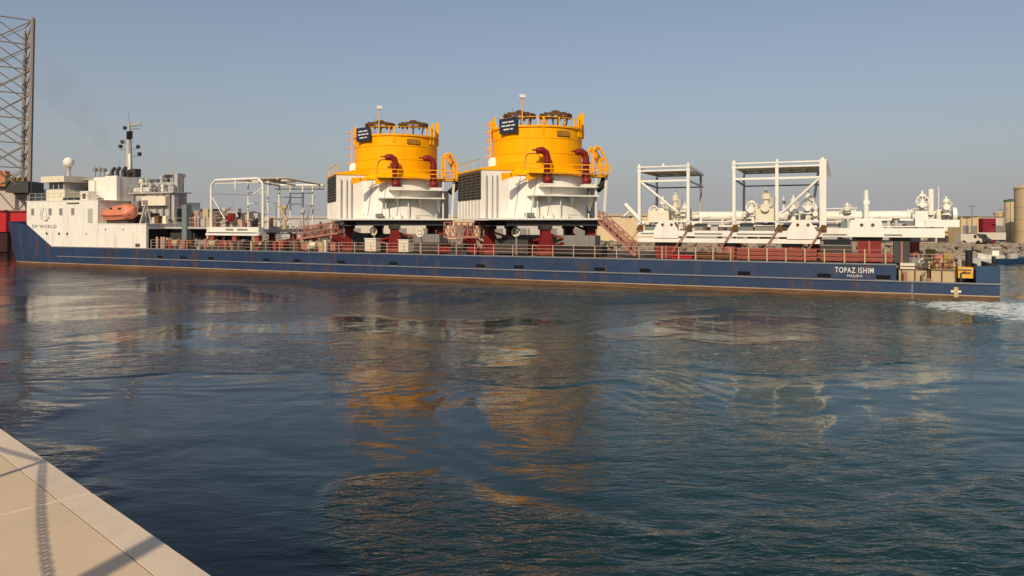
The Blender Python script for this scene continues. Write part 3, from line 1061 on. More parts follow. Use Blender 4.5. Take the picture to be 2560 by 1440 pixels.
MB().bar((97.6, 6.1, 19.4), (99.8, 6.1, 19.2), .1, .16).build('radar_scanner', M_GREYW, ship)
MB().tube([(100.2, 6.2, 19.5), (100.2, 6.2, 21.2)], .03, 5).build('whip_antenna', M_GREY, ship)
for s, t, z0, z1 in ((107.2, 4, 12.05, 20.0), (90.3, 5, 11.5, 20.5), (111.9, 5, 8.7, 14.8)):
    MB().tube([(s, t, z0), (s, t, z1)], .035, 5).build('whip_antenna', M_GREYW, ship)
dome = MB().sphere((109.6, 4, 14.2), .72, 18, 10).build('radar_dome', M_WHITE, ship, True)
MB().lathe((109.6, 4), [(.3, 12.05), (.2, 13.0), (.35, 13.5)], 12).build('dome_pedestal', M_GREYW, dome)
MB().sphere((102.9, 5.2, 12.5), .35, 12, 8).build('satellite_dome', M_GREYW, ship, True)
for s, z in ((104.4, 12.0), (105.4, 12.0), (103.6, 11.9)):
    MB().tube([(s, 5, z), (s, 5, z + 1.5)], .07, 6).build('mast_post', M_GREY, ship)
    MB().box(s - .3, s + .3, 4.8, 5.2, z + .9, z + 1.3).build('searchlight', M_GREY, ship)
# aft deck house and its clutter
MB().box(89.6, 97.6, 4.6, 6.6, 5.66, 9.6).build('aft_house', M_GREYW, ship)
MB().box(89.4, 97.8, 4.2, 7.2, 9.6, 9.75).build('boat_deck', M_GREYW, ship)
MB().box(90.6, 96.8, 5.4, 7.0, 9.75, 11.1).build('upper_house', M_GREYW, ship)
for s0, s1, z0, z1, mm in ((92.0, 93.2, 10.0, 10.9, M_GREY), (90.1, 91.9, 10.0, 10.7, M_DGREY), (94.4, 95.2, 9.9, 10.9, M_GREY), (90.4, 94.8, 8.0, 9.2, M_CREAM), (93.6, 94.6, 8.1, 8.7, M_BROWN), (95.4, 96.3, 7.6, 8.6, M_GREY)):
    MB().box(s0, s1, 3.9 if z0 < 9.7 else 5.1, 4.6 if z0 < 9.7 else 5.4, z0, z1).build('deck_locker', mm, ship)
for s in (92.2, 93.6, 91.0):
    MB().lathe((s, 7), [(.3, 11.1), (.3, 11.8), (.5, 11.85), (.5, 12.2), (.2, 12.3)], 12).build('mushroom_vent', M_DGREY if s != 91.0 else M_GREYW, ship)
MB().box(89.7, 90.4, 5.2, 6.0, 9.75, 12.2).build('vent_trunk', M_GREYW, ship)
for s0, s1, t, z in ((97.8, 112.4, .3, 8.72), (89.4, 97.6, 4.3, 9.75), (105.8, 110.4, .8, 12.05), (90.0, 96.8, 5.45, 11.1)):
    n = int((s1 - s0) / 1.3)
    pm_ = MB().tube([(0, 0, 0), (0, 0, 1.0)], .025, 5).mesh('rail_post', M_GREYW)
    for k in range(n + 1):
        link('rail_post', pm_, ship, (-(s0 + (s1 - s0) * k / n), t, z))
    for zz in (.5, 1.0):
        MB().tube([(s0, t, z + zz), (s1, t, z + zz)], .025, 5).build('handrail', M_GREYW, ship)
MB().box(89.02, 89.09, .35, 14.0, DK + .05, 5.0).build('bay_shade_panel', M_SHADE_BLACK, ship)  # black panel on the wall, painting in the shade of an open bay
for k, (s_, z0, z1, mm) in enumerate(((89.5, 5.8, 7.6, M_DGREY), (89.4, 8.0, 9.2, M_GREY))):
    MB().box(s_, s_ + .09, 5.0, 5.9, z0, z1).build('house_door', mm, ship)
for s_, t_, r_ in ((96.9, 4.3, .12), (95.2, 4.4, .08), (91.4, 4.4, .1), (90.2, 4.4, .14), (92.6, 4.4, .06)):
    MB().tube([(s_, t_, 5.66), (s_, t_, 9.6)], r_, 6).build('standpipe', M_GREY, ship)
for k in range(6):
    s_ = 90.0 + k * 1.2
    MB().box(s_, s_ + .7, 3.6 - .1 * (k % 3), 4.4, 5.66, 6.3 + .35 * ((k * 5) % 4)).build('deck_locker', (M_GREY, M_BROWN, M_DGREY, M_GREYW)[k % 4], ship)
# mooring deck behind the forecastle: raised platform over a shaded bay
MB().box(78.5, 89.0, 2.6, 13.5, 5.0, 5.25).build('raised_platform', M_GREYW, ship)
MB().box(84.6, 88.9, 3.4, 13.0, 2.6, 4.98).build('bay_shade_block', M_DGREY, ship)  # solid dark block, its colour standing in for shade under the platform
MB().box(84.9, 85.7, 2.4, 3.2, 2.6, 8.0).build('platform_column', M_TEALG, ship)
for s in (88.2, 87.4, 87.0, 79.2, 81.8):
    MB().box(s - .14, s + .14, .8 if s > 86 else 2.8, 1.0 if s > 86 else 3.0, 2.6, 4.0 if s > 86 else 5.0).build('bitt_post', M_RAIL, ship)
for k in range(7):
    s = 79.2 + k * 1.35
    MB().tube([(s, 2.7, 5.25), (s, 2.7, 6.35)], .03, 5).build('rail_post', M_GREYW, ship)
for zz in (5.8, 6.35):
    MB().tube([(79.0, 2.7, zz), (88.6, 2.7, zz)], .03, 5).build('handrail', M_GREYW, ship)
crng = random.Random(5)
for k in range(44):
    s_ = crng.uniform(78.8, 88.6)
    t_ = crng.uniform(3.2, 11.0)
    w_, h_ = crng.uniform(.1, .55), crng.uniform(.5, 2.4)
    mm = crng.choice((M_GREY, M_GREYW, M_BROWN, M_TAN, M_PINK, M_RAIL, M_DGREY))
    if k % 4 == 0:
        MB().tube([(s_, t_, 5.25), (s_, t_, 5.25 + h_), (s_ - .5, t_, 5.4 + h_)], .1 + w_ * .2, 8).build('deck_fitting', mm, ship)
    else:
        MB().box(s_ - w_, s_ + w_, t_, t_ + .6, 5.25, 5.25 + h_).build('deck_fitting', mm, ship)
for k in range(30):
    s_ = crng.uniform(62.0, 88.0)
    t_ = crng.uniform(.6, 1.5)
    w_, h_ = crng.uniform(.08, .4), crng.uniform(.3, 1.3)
    mm = crng.choice((M_GREY, M_BROWN, M_TAN, M_PINK, M_RED2, M_DGREY, M_CREAM))
    MB().box(s_ - w_, s_ + w_, t_, t_ + .35, DK - .06, DK + h_).build('deck_fitting', mm, ship)
for k in range(26):
    s_ = crng.uniform(89.6, 97.4)
    zb = crng.choice((5.66, 9.75, 9.75, 11.1))
    t_ = {5.66: 3.0, 9.75: 4.5, 11.1: 5.8}[zb] + crng.uniform(0, .5)
    w_, h_ = crng.uniform(.12, .4), crng.uniform(.4, 1.3)
    mm = crng.choice((M_GREYW, M_GREYW, M_WHITE, M_GREY, M_DGREY, M_CREAM))
    MB().box(s_ - w_, s_ + w_, t_, t_ + .4, zb, zb + h_).build('deck_fitting', mm, ship)
for k in range(9):
    s_ = crng.uniform(90, 106)
    zb = 9.7 if s_ < 98 else 11.9
    MB().tube([(s_, 5.9, zb), (s_, 5.9, zb + crng.uniform(1.5, 3.6))], .045, 5).build('aerial', M_GREYW, ship)
for s_ in (96.4, 94.6):
    MB().tube([(s_ - .6, 4.7, 10.1), (s_ + .6, 4.7, 10.1)], .32, 12).build('life_raft_canister', M_WHITE, ship)
for s_, z0, z1, t_ in ((98.2, 5.66, 11.9, 3.1), (104.4, 8.72, 12.0, 4.3)):
    for q in (-.2, .2):
        MB().tube([(s_ + q, t_, z0), (s_ + q, t_, z1)], .03, 5).build('ladder_rail', M_GREYW, ship)
    for j in range(int((z1 - z0) / .4)):
        MB().tube([(s_ - .2, t_, z0 + .3 + j * .4), (s_ + .2, t_, z0 + .3 + j * .4)], .02, 4).build('ladder_rung', M_GREYW, ship)
for s_ in (111.2, 107.5, 105.3, 102.9):
    MB().box(s_ - .36, s_ + .36, -.06, .012, 7.70, 7.75).build('window_hood', M_WHITE, ship)
MB().box(99.0, 99.9, -.02, .012, 5.75, 7.6).build('side_door', M_GREYW, ship)
# main deck railing along the near side
rp = MB().box(-.035, .035, -.03, .03, 0, 1.05).mesh('rail_post', M_RAIL)
rp2 = MB().box(-.05, .05, -.04, .04, 0, 1.1).mesh('rail_post', M_TAN)
s = 88.4
while s > 6.9:
    link('rail_post', rp if s > 25 else rp2, ship, (-s, .16, DK))
    s -= 2.05 if s > 25 else 1.45
for z in (.38, .72, 1.05):
    MB().tube([(88.4, .16, DK + z), (25.2, .16, DK + z)], .024, 5).build('handrail', M_RAIL, ship)
    MB().tube([(25.2, .16, DK + z), (6.85, .16, DK + z)], .032, 5).build('handrail', M_PINK, ship)
for s in np.arange(88, 8, -4.1):
    link('rail_post', rp, ship, (-float(s), BEAM - .2, DK))
MB().tube([(88.4, BEAM - .2, DK + 1.05), (6.9, BEAM - .2, DK + 1.05)], .03, 5).build('handrail', M_RAIL, ship)

# stern working deck: housings, pipes, capstan posts
for s0, s1, t0, t1, z1, mm in ((4.6, 6.5, .9, 2.4, 2.18, M_TAN), (2.75, 4.3, .9, 2.4, 2.20, M_TAN), (4.9, 6.6, 4.5, 7.0, 3.0, M_GREY), (2.5, 4.4, 5, 8, 3.1, M_TAN), (.4, 2.0, 6, 10, 2.9, M_GREYW)):
    MB().box(s0, s1, t0, t1, 1.27, z1).build('stern_housing', mm, ship)
for k in range(5):
    s = 6.3 - k * .9
    MB().box(s - .05, s + .05, .86, .9, 1.3, 2.1).build('housing_stiffener', M_BROWN, ship)
MB().box(1.55, 2.55, .7, 1.9, 1.62, 2.44).build('winch_housing', M_YEL2, ship)
MB().box(1.75, 2.3, .66, .7, 1.95, 2.07).build('winch_slot', M_BROWN, ship)
MB().tube([(1.7, .6, 2.3), (2.5, .6, 2.3)], .06, 6).build('winch_bar', M_TAN, ship)
srng = random.Random(12)
for k in range(34):
    s_, t_ = srng.uniform(1.7, 6.5), srng.uniform(.35, 4.2)
    zb = 1.27 if t_ < .8 or t_ > 2.5 else 2.2
    w_ = srng.uniform(.06, .28)
    h_ = srng.uniform(.15, .8) if zb > 2 else srng.uniform(.2, .9) if t_ < .8 else srng.uniform(.8, 2.1)
    mm = srng.choice((M_TAN, M_TAN, M_BROWN, M_GREY, M_RAIL, M_PINK, M_DGREY, M_CREAM))
    if k % 3:
        MB().box(s_ - w_, s_ + w_, t_, t_ + .3, zb, zb + h_).build('deck_fitting', mm, ship)
    else:
        MB().tube([(s_, t_, zb), (s_, t_, zb + h_), (s_ - .3, t_, zb + h_ + .15)], w_ * .5, 7).build('deck_fitting', mm, ship)
MB().tube([(1.75, 1.6, 1.27), (1.75, 1.6, 3.7)], .24, 12).build('exhaust_trunk', M_BLACK, ship)
MB().box(1.35, 1.55, .5, 2.2, 1.27, 2.7).build('roller_fairlead', M_BLACK, ship)
MB().tube([(6.6, .5, 2.42), (2.6, .5, 2.42)], .05, 6).build('deck_pipe', M_BROWN, ship)
for k in range(9):
    s = 6.6 - k * .62
    MB().tube([(s, 2.6, 1.27), (s, 2.6, 3.3)], .03, 5).build('rail_post', M_RAIL, ship)
for z in (2.7, 3.0, 3.3):
    MB().tube([(6.65, 2.6, z), (1.6, 2.6, z)], .025, 5).build('handrail', M_RAIL, ship)
MB().box(5.4, 6.4, 1.0, 2.2, 2.2, 2.62).build('stern_locker', M_CREAM, ship)
MB().lathe((3.6, 3.4), [(.3, 1.27), (.2, 1.6), (.2, 2.9), (.34, 3.0), (.34, 3.2)], 12).build('capstan', M_ORANGE, ship)
for s, t, z in ((4.6, 3.5, 3.2), (4.0, 5.0, 3.6), (2.9, 3.2, 3.4)):
    MB().box(s - .35, s + .35, t, t + .6, 1.27, z).build('valve_box', M_DGREY if s > 4.3 else M_OLIVE, ship)

# --- lifeboat in its cradle (a boat of its own)
lo = (97.0, 1.8, 5.66)
lb = thing('lifeboat', 'orange enclosed lifeboat hanging in davits beside the funnel', 'lifeboat', lo)
m = MB(lo)
st = [(100.3, .15, 6.9, 7.05), (99.6, .75, 6.2, 7.35), (98.2, 1.15, 5.95, 7.5), (96.2, 1.2, 5.95, 8.1), (94.6, 1.1, 6.05, 8.25), (93.7, .7, 6.4, 8.0), (93.4, .3, 6.8, 7.7)]
rings = []
for s, w, zb, zt in st:
    zm = zb + .55 * (zt - zb) if zt < 7.6 else zb + .62
    rings.append(m._a([(s, 1.8, zb), (s, 1.8 - w * .7, zb + .18), (s, 1.8 - w, zm), (s, 1.8 - w * .75, zt - .2), (s, 1.8, zt), (s, 1.8 + w * .75, zt - .2), (s, 1.8 + w, zm), (s, 1.8 + w * .7, zb + .18)]))
for k in range(len(rings) - 1):
    for j in range(8):
        m.f.append((rings[k] + j, rings[k] + (j + 1) % 8, rings[k + 1] + (j + 1) % 8, rings[k + 1] + j))
m.f.append(tuple(rings[0] + j for j in range(8)))
m.f.append(tuple(rings[-1] + j for j in reversed(range(8))))
m.build('hull', M_ORANGE, lb, True)
MB(lo).tube([(100.2, .98, 6.95), (98.4, .55, 6.72), (96.0, .5, 6.68), (94.2, .62, 6.75), (93.5, 1.2, 6.9)], .05, 6).build('fender_rope', M_RED2, lb)
for s in (95.0, 96.6):
    MB(lo).box(s - .25, s + .25, .78, .86, 7.45, 7.7).build('window', M_GLASS, lb)
MB(lo).box(94.2, 99.4, 1.3, 2.3, 5.67, 6.0).build('keel_block', M_DGREY, lb)
for s0 in (93.0, 100.6):
    dv = thing('lifeboat_davit', 'slanted white davit arm at the %s end of the orange lifeboat' % ('funnel-side aft' if s0 < 95 else 'bow'), 'davit', (s0, 2.6, 5.66), group='davits of the lifeboat')
    o_ = (s0, 2.6, 5.66)
    k = -1 if s0 < 95 else 1
    MB(o_).bar((s0 + .4, 2.6, 5.66), (s0 - 1.0 if k < 0 else s0 - .5, 2.4, 8.4), .2).build('arm', M_GREYW, dv)
    MB(o_).bar((s0 - .6, 3.4, 5.66), (s0 - 1.0 if k < 0 else s0 - .5, 2.4, 8.4), .14).build('strut', M_GREYW, dv)
    MB(o_).bar((s0 - 1.0 if k < 0 else s0 - .5, 2.4, 8.4), (s0 - .6, 1.6, 8.6), .16).build('head', M_GREYW, dv)

# faint brown exhaust drifting up and away from the funnel
f0 = sw(100.4, 4.6, 13.3)
sm = MB((f0.x, f0.y, f0.z), False)
sp = [(f0.x + dx, f0.y + dy, f0.z + dz) for dx, dy, dz in ((0, 0, 0), (-1.2, .3, 2.2), (-3.2, .8, 5.0), (-6.0, 1.5, 8.2), (-9.0, 2.2, 11.0), (-12.0, 3, 13.2), (-14.0, 3.4, 14.4))]
sm.tube(sp, 1, 14, radii=[.3, .8, 1.5, 2.3, 3.0, 2.8, 1.2])
smoke = sm.build('smoke', bpy.data.materials.new('exhaust_smoke'))
smoke.location = f0
tag(smoke, 'faint brown exhaust smoke drifting up from the funnel', 'smoke', kind='stuff')
m = smoke.data.materials[0]
m.use_nodes = True
n = m.node_tree.nodes
n.remove(n['Principled BSDF'])
pv = n.new('ShaderNodeVolumePrincipled')
pv.inputs['Color'].default_value = (0.30, 0.24, 0.19, 1)
nz = n.new('ShaderNodeTexNoise')
nz.inputs['Scale'].default_value = 0.35
nz.inputs['Detail'].default_value = 3
ge = n.new('ShaderNodeNewGeometry')
m.node_tree.links.new(ge.outputs['Position'], nz.inputs['Vector'])
mr = n.new('ShaderNodeMapRange')
mr.inputs['From Min'].default_value = 0.35
mr.inputs['From Max'].default_value = 0.75
mr.inputs['To Max'].default_value = 0.034
m.node_tree.links.new(nz.outputs[0], mr.inputs['Value'])
m.node_tree.links.new(mr.outputs[0], pv.inputs['Density'])
m.node_tree.links.new(pv.outputs[0], n['Material Output'].inputs['Volume'])

# ------------------------------------------------------------------ the two yellow and white towers
TA = SHIP_ANG + math.radians(45)
R0 = 4.72
R1 = 5.28


def tower_dir(wx, wy):
    """world plan direction to the tower's own frame"""
    c, s = math.cos(TA), math.sin(TA)
    return (wx * c + wy * s, -wx * s + wy * c)


def make_tower():
    T = thing('yellow_tower', '', 'tower', (57.8, 8.2, DK), ang=TA, group='yellow and white towers on the ship deck')
    O = (0, 0, DK)

    def N():
        return MB(O, False)
    N().box(-7.25, 5.7, -5.75, 5.4, 6.0, 6.22).build('base_plate', M_WHITE2, T)
    for k in range(5):
        N().box(-5.3, 5.3, -5.25 + k * 2.55, -4.95 + k * 2.55, 5.45, 5.998).build('base_girder', M_DGREY, T)
    N().box(-7.28, 5.74, -5.82, -5.752, 6.05, 6.20).build('edge_channel', M_WHITE2, T)
    N().lathe((0, 0), [(R1 + .12, 6.22), (R1, 6.5), (R1, 10.45), (R0, 10.46)], 56).build('lower_drum', M_WHITE2, T, True)
    up = N().lathe((0, 0), [(R1 + .04, 10.452), (R1 + .04, 10.72), (R0 + .02, 11.1), (R0, 11.5), (R0 - .02, 15.3), (R0 + .12, 15.32), (R0 + .12, 15.5), (R0 - .3, 15.5), (R0 - .3, 15.2), (.1, 15.15)], 56).build('upper_drum', M_YEL, T, True)
    for z in (12.7, 14.2):
        N().lathe((0, 0), [(R0 + .02, z), (R0 + .035, z + .03), (R0 + .02, z + .06)], 56, caps=False).build('weld_band', M_YEL, up)
    # ring flange between the two colours
    N().lathe((0, 0), [(R1 + .05, 10.47), (R1 + .16, 10.48), (R1 + .16, 10.56), (R1 + .05, 10.57)], 56, caps=False).build('flange', M_YEL, T)
    # side house on the forward face with the tall louvres
    hs = N().prism_xy([(-7.18, -3.1), (-4.0, -3.1), (-3.0, 3.9), (-7.18, 5.2)], 6.221, 11.0).build('side_house', M_WHITE2, T)
    for k in range(8):
        y = -2.9 + k * 1.13
        N().box(-7.26, -7.18, y - .07, y + .07, 6.23, 8.05).build('wall_rib', M_WHITE2, hs)
    for k in range(5):
        y0 = -3.05 + k * 1.64
        m = N()
        m.box(-7.24, -7.181, y0, y0 + 1.5, 8.1, 10.9)
        for j in range(9):
            z = 8.2 + j * .3
            m.bar((-7.30, y0 + .05, z + .1), (-7.30, y0 + 1.45, z + .1), .12, .03)
        m.build('louvre_panel', M_LOUV, T)
    m = N()
    i = m._a([(-7.3, -3.2, 11.0), (-3.4, -3.2, 11.0), (-2.5, 4.0, 11.0), (-7.3, 5.3, 11.0), (-7.3, -3.2, 11.15), (-3.5, -3.2, 11.85), (-2.6, 4.0, 11.85), (-7.3, 5.3, 11.15)])
    for q in ((0, 3, 2, 1), (4, 5, 6, 7), (0, 1, 5, 4), (1, 2, 6, 5), (2, 3, 7, 6), (3, 0, 4, 7)):
        m.f.append(tuple(i + k for k in q))
    m.build('house_roof', M_YEL, T)
    for k in range(4):
        N().tube([(-7.1, -2.9 + k * 2.6, 11.1), (-7.1, -2.9 + k * 2.6, 12.1)], .05, 6).build('rail_post', M_YEL2, T)
    N().tube([(-7.1, -2.9, 12.1), (-7.1, 4.9, 12.1)], .04, 6).build('handrail', M_YEL2, T)
    N().lathe((-4.75, .3), [(.55, 11.2), (.6, 12.1), (.45, 12.45), (.1, 12.6)], 16).build('vent_cowl', M_WHITE2, T, True)
    for x, r in ((-6.7, .07), (-6.1, .05), (-5.6, .08)):
        N().tube([(x, -3.25, 6.23), (x, -3.25, 10.5)], r, 6).build('riser_pipe', M_GREYW, T)
    # yellow walkway along the near face
    N().box(-3.2, 5.6, -6.1, -5.2, 10.58, 10.64).build('walkway_grating', M_YEL2, T)
    for z in (11.05, 11.5):
        N().box(-5.6, 5.6, -6.15, -6.08, z - .045, z + .045).build('handrail', M_YEL, T)
        N().box(5.53, 5.6, -6.08, 2.0, z - .045, z + .045).build('handrail', M_YEL, T)
    for k in range(6):
        x = -5.35 + k * 2.16
        N().box(x - .04, x + .04, -6.14, -6.09, 10.64, 11.5).build('rail_post', M_YEL, T)
    for x in (-5.1, -2.6):
        N().prism_xz([(x - .7, 10.56), (x + 1.5, 10.56), (x - .7, 9.85)], -5.6, -5.2).build('walkway_bracket', M_YEL, T)
    # white hose shelf below it, on gussets, with a corner post
    N().box(-2.9, 4.15, -6.3, -4.2, 8.36, 8.50).build('hose_shelf', M_WHITE2, T)
    N().box(-1.9, 4.15, -6.1, -4.2, 9.28, 9.36).build('hose_ledge', M_WHITE2, T)
    for x, w in ((-1.6, 1.15), (2.9, 1.0)):
        N().box(x - .2, x + w, -6.05, -5.0, 9.36, 9.62).build('hose_base', M_WHITE2, T)
    for x in (-2.5, -1.0, 1.5, 3.6):
        m = N()
        i = m._a([(x - .3, -6.2, 8.36), (x + .06, -6.2, 8.36), (x - .06, -4.4, 8.36), (x + .06, -4.4, 8.36), (x + .3, -4.4, 6.9), (x + .42, -4.4, 6.9)])
        m.f += [tuple(i + k for k in q) for q in ((0, 2, 4), (1, 5, 3), (0, 1, 3, 2), (0, 4, 5, 1), (2, 3, 5, 4))]
        m.build('gusset', M_WHITE2, T)
    N().box(4.0, 4.15, -5.72, -5.57, 6.221, 10.57).build('corner_post', M_WHITE2, T)
    N().box(-2.3, -2.2, -5.7, -5.6, 6.221, 8.35).build('shelf_post', M_WHITE2, T)
    N().box(.15, .25, -5.7, -5.6, 6.221, 8.35).build('shelf_post', M_WHITE2, T)
    N().bar((5.2, -5.2, 6.25), (5.4, -5.4, 10.5), .22).build('brace', M_WHITE2, T)
    N().bar((4.9, 2.0, 6.25), (5.4, 1.4, 10.5), .3).build('brace', M_GREYW, T)
    N().box(5.0, 5.55, -2.6, 2.4, 6.221, 9.4).build('side_trunk', M_GREYW, T)
    # red goosenecks
    for x in (-1.2, 3.0):
        g = N().tube([(x, -5.6, 9.62), (x, -5.6, 12.2), (x - .12, -5.6, 12.6), (x - .5, -5.62, 12.85), (x - .95, -5.66, 12.82), (x - 1.15, -5.66, 12.75)], .34, 12,
                     radii=[.36, .34, .36, .36, .32, .26]).build('gooseneck_hose', M_RED, T, True)
        N().sphere((x + .05, -5.62, 9.95), .52, 14, 8, .85).build('swivel', M_RED, g, True)
        for z in (10.45, 11.7):
            N().lathe((x, -5.6), [(.44, z), (.44, z + .12)], 14).build('pipe_flange', M_RED, g)
        N().box(x - 1.6, x - .7, -5.75, -5.6, 12.78, 12.92).build('locking_lever', M_RED, g)
    for k in range(4):
        a0 = math.radians(205 + k * 18)
        N().tube([((R1 + .05) * math.cos(a0 + j * .03), (R1 + .05) * math.sin(a0 + j * .03), 6.5 + j * .95) for j in range(5)], .035, 5).build('cable_run', M_GREYW, T)
    for k in range(14):
        a0 = 2 * math.pi * k / 14 + .1
        N().bar(((R1 + .01) * math.cos(a0), (R1 + .01) * math.sin(a0), 6.5), ((R1 + .01) * math.cos(a0), (R1 + .01) * math.sin(a0), 10.4), .05).build('plate_seam', M_WHITE2, T)
    # arch pipe hugging the yellow drum
    ar = []
    for k in range(11):
        a = math.pi * k / 10
        u = -3.0 + .85 * (1 - math.cos(a)) * .95
        ar.append((u, -math.sqrt(R0 * R0 - u * u) - .1, 10.6 + 1.6 * min(1, math.sin(a) * 1.5) + .55 * math.sin(a)))
    N().tube(ar, .06, 6).build('arch_pipe', M_YEL2, T)
    # board with printed lines, standing proud of the rim
    n = tower_dir(math.sin(math.radians(-37)), -math.cos(math.radians(-37)))
    nv = Vector((n[0], n[1], 0))
    tv = Vector((-nv.y, nv.x, 0))
    c = nv * (R0 + .28)
    ang = math.atan2(tv.y, tv.x)
    sb = link('sign_board', MB((0, 0, 0), False).box(-1.12, 1.12, -.05, .05, -.76, .76).mesh('sign_board', M_SIGN), T, (c.x, c.y, 15.52 - DK), (0, math.radians(-2), ang))
    for z, ww in ((.36, ((-.75, -.1), (.02, .7))), (.0, ((-.85, -.35), (-.25, .3), (.42, .85))), (-.36, ((-.6, .1), (.22, .6)))):
        for a0, a1 in ww:
            link('print_line', MB((0, 0, 0), False).box(a0, a1, -.056, -.05, z - .07, z + .05).mesh('print_line', M_PRINT), sb)
    for q in (-.8, .8):
        N().bar(tuple(nv * (R0) + tv * q + Vector((0, 0, 15.3))), tuple(nv * (R0 + .25) + tv * q + Vector((0, 0, 15.4))), .1).build('sign_bracket', M_YEL, T)
    # vent grille
    n = tower_dir(.53, -.85)
    nv = Vector((n[0], n[1], 0)).normalized()
    ang = math.atan2(nv.x, -nv.y)
    c = nv * (R0 + .02)
    vg = link('vent_grille', MB((0, 0, 0), False).box(-.72, .72, -.06, .05, -.27, .27).mesh('vent_grille', M_BROWN), T, (c.x, c.y, 14.72 - DK), (0, 0, ang))
    for k in range(5):
        link('vent_slat', MB((0, 0, 0), False).box(-.70, .70, -.09, -.06, -.22 + k * .1, -.18 + k * .1).mesh('vent_slat', M_YEL2), vg)
    # rim railing
    pm = MB((0, 0, 0), False).box(-.05, .05, -.05, .05, 0, .9).mesh('rim_post', M_YEL)
    for k in range(13):
        a = 2 * math.pi * k / 13
        link('rim_post', pm, T, (4.6 * math.cos(a), 4.6 * math.sin(a), 15.5 - DK), (0, 0, a))
    for z in (16.35,):
        rr = [(4.6 * math.cos(2 * math.pi * k / 22), 4.6 * math.sin(2 * math.pi * k / 22), z) for k in range(12, 23)]
        N().tube(rr, .035, 5).build('rim_rail', M_YEL, T)
    for wx, wy, h, w in ((1.0, -.02, 2.2, .34), (.93, -.36, 1.9, .2), (.88, -.47, 1.6, .16), (-.95, -.3, 1.6, .2), (-.99, .1, 1.4, .3), (.1, -.99, 1.2, .18)):
        n = tower_dir(wx, wy)
        N().box(n[0] * 4.72 - w / 2, n[0] * 4.72 + w / 2, n[1] * 4.72 - w / 2, n[1] * 4.72 + w / 2, 14.6, 15.1 + h).build('lifting_post', M_YEL, T)
    # caged ladder on the forward edge
    n = tower_dir(-.98, -.18)
    nv = Vector((n[0], n[1], 0))
    tv = Vector((-nv.y, nv.x, 0))
    for q in (-.25, .25):
        a, bq = nv * (R0 + .35) + tv * q, nv * (R0 + .35) + tv * q
        N().bar((a.x, a.y, 11.6), (bq.x, bq.y, 16.4), .09).build('ladder_rail', M_YEL, T)
    for k in range(11):
        a, bq = nv * (R0 + .35) - tv * .25, nv * (R0 + .35) + tv * .25
        z = 11.8 + k * .42
        N().bar((a.x, a.y, z), (bq.x, bq.y, z), .05).build('ladder_rung', M_YEL2, T)
    for k in range(5):
        z = 12.6 + k * .85
        pts = [tuple(nv * (R0 + .35 + .5 * math.sin(math.pi * j / 6)) + tv * (.32 * math.cos(math.pi * j / 6)) + Vector((0, 0, z))) for j in range(7)]
        N().tube(pts, .05, 5).build('ladder_hoop', M_YEL, T)
    # spoked turntable wheels on top
    for wx in (-1.85, 1.95):
        n = tower_dir(1, 0)
        cx, cy = n[0] * wx, n[1] * wx
        m = N()
        m.lathe((cx, cy), [(1.5, 16.95), (1.74, 16.95), (1.74, 17.15), (1.5, 17.2), (1.5, 16.95)], 22, caps=False)
        for k in range(9):
            a = 2 * math.pi * k / 9
            m.bar((cx, cy, 17.42), (cx + 1.6 * math.cos(a), cy + 1.6 * math.sin(a), 17.2), .14, .12)
        for k in range(14):
            a = 2 * math.pi * k / 14
            m.bar((cx + 1.62 * math.cos(a), cy + 1.62 * math.sin(a), 16.75), (cx + 1.62 * math.cos(a), cy + 1.62 * math.sin(a), 17.16 + .06 * (k % 3)), .18)
        m.lathe((cx, cy), [(.45, 17.2), (.45, 17.55), (.2, 17.65)], 12)
        wh = m.build('turntable_wheel', M_BROWN, T)
        for k in range(6):
            a = 2 * math.pi * (k + .3) / 6
            N().bar((cx + 1.0 * math.cos(a), cy + 1.0 * math.sin(a), 15.16), (cx + 1.4 * math.cos(a), cy + 1.4 * math.sin(a), 17.1), .12).build('wheel_leg', M_YEL2 if k % 3 == 0 else M_BROWN, wh)
    n = tower_dir(-1.6, -2.2)
    N().tube([(n[0], n[1], 15.2), (n[0], n[1], 18.6)], .07, 6).build('instrument_mast', M_YEL2, T)
    N().box(n[0] - .28, n[0] + .28, n[1] - .2, n[1] + .2, 18.6, 18.95).build('instrument_box', M_PRINT, T)
    n = tower_dir(-2.6, .5)
    N().tube([(n[0], n[1], 15.2), (n[0], n[1], 18.0)], .035, 5).build('whip_antenna', M_GREY, T)
    # guard frame on the aft side with its fender
    for y in (-3.4, -2.2):
        pts = [(4.9, y, 10.6), (4.95, y, 13.3), (5.25, y, 13.7), (5.7, y, 13.5), (6.3, y, 12.6), (6.45, y, 11.6), (6.3, y, 10.6)]
        N().tube(pts, .12, 6).build('guard_frame', M_YEL, T)
    for x, z in ((5.0, 13.3), (5.7, 13.5), (6.35, 12.4), (6.4, 11.4), (4.92, 12.0)):
        N().bar((x, -3.4, z), (x, -2.2, z), .16).build('guard_rung', M_YEL, T)
    N().prism_xz([(5.3, 13.4), (5.7, 13.4), (6.3, 12.5), (6.35, 11.3), (5.9, 12.2)], -2.15, -2.05).build('guard_plate', M_YEL2, T)
    N().tube([(5.6, -3.0, 9.2), (6.2, -2.9, 9.7), (6.5, -2.8, 10.4), (6.5, -2.8, 10.9)], .36, 10).build('fender', M_BLACK, T)
    N().prism_xz([(4.6, 10.5), (6.5, 10.5), (6.4, 10.75), (4.6, 10.75)], -3.6, -2.0).build('guard_floor', M_YEL, T)
    # lugs standing along the plate edge
    lug = MB((0, 0, 0), False).box(-.06, .06, -.05, .05, 0, .5).mesh('tie_lug', M_WHITE2)
    for x in (-4.6, -3.4, -1.7, -.6, 1.0, 2.2, 3.3, 4.8):
        link('tie_lug', lug, T, (x, -5.6, 6.22 - DK))
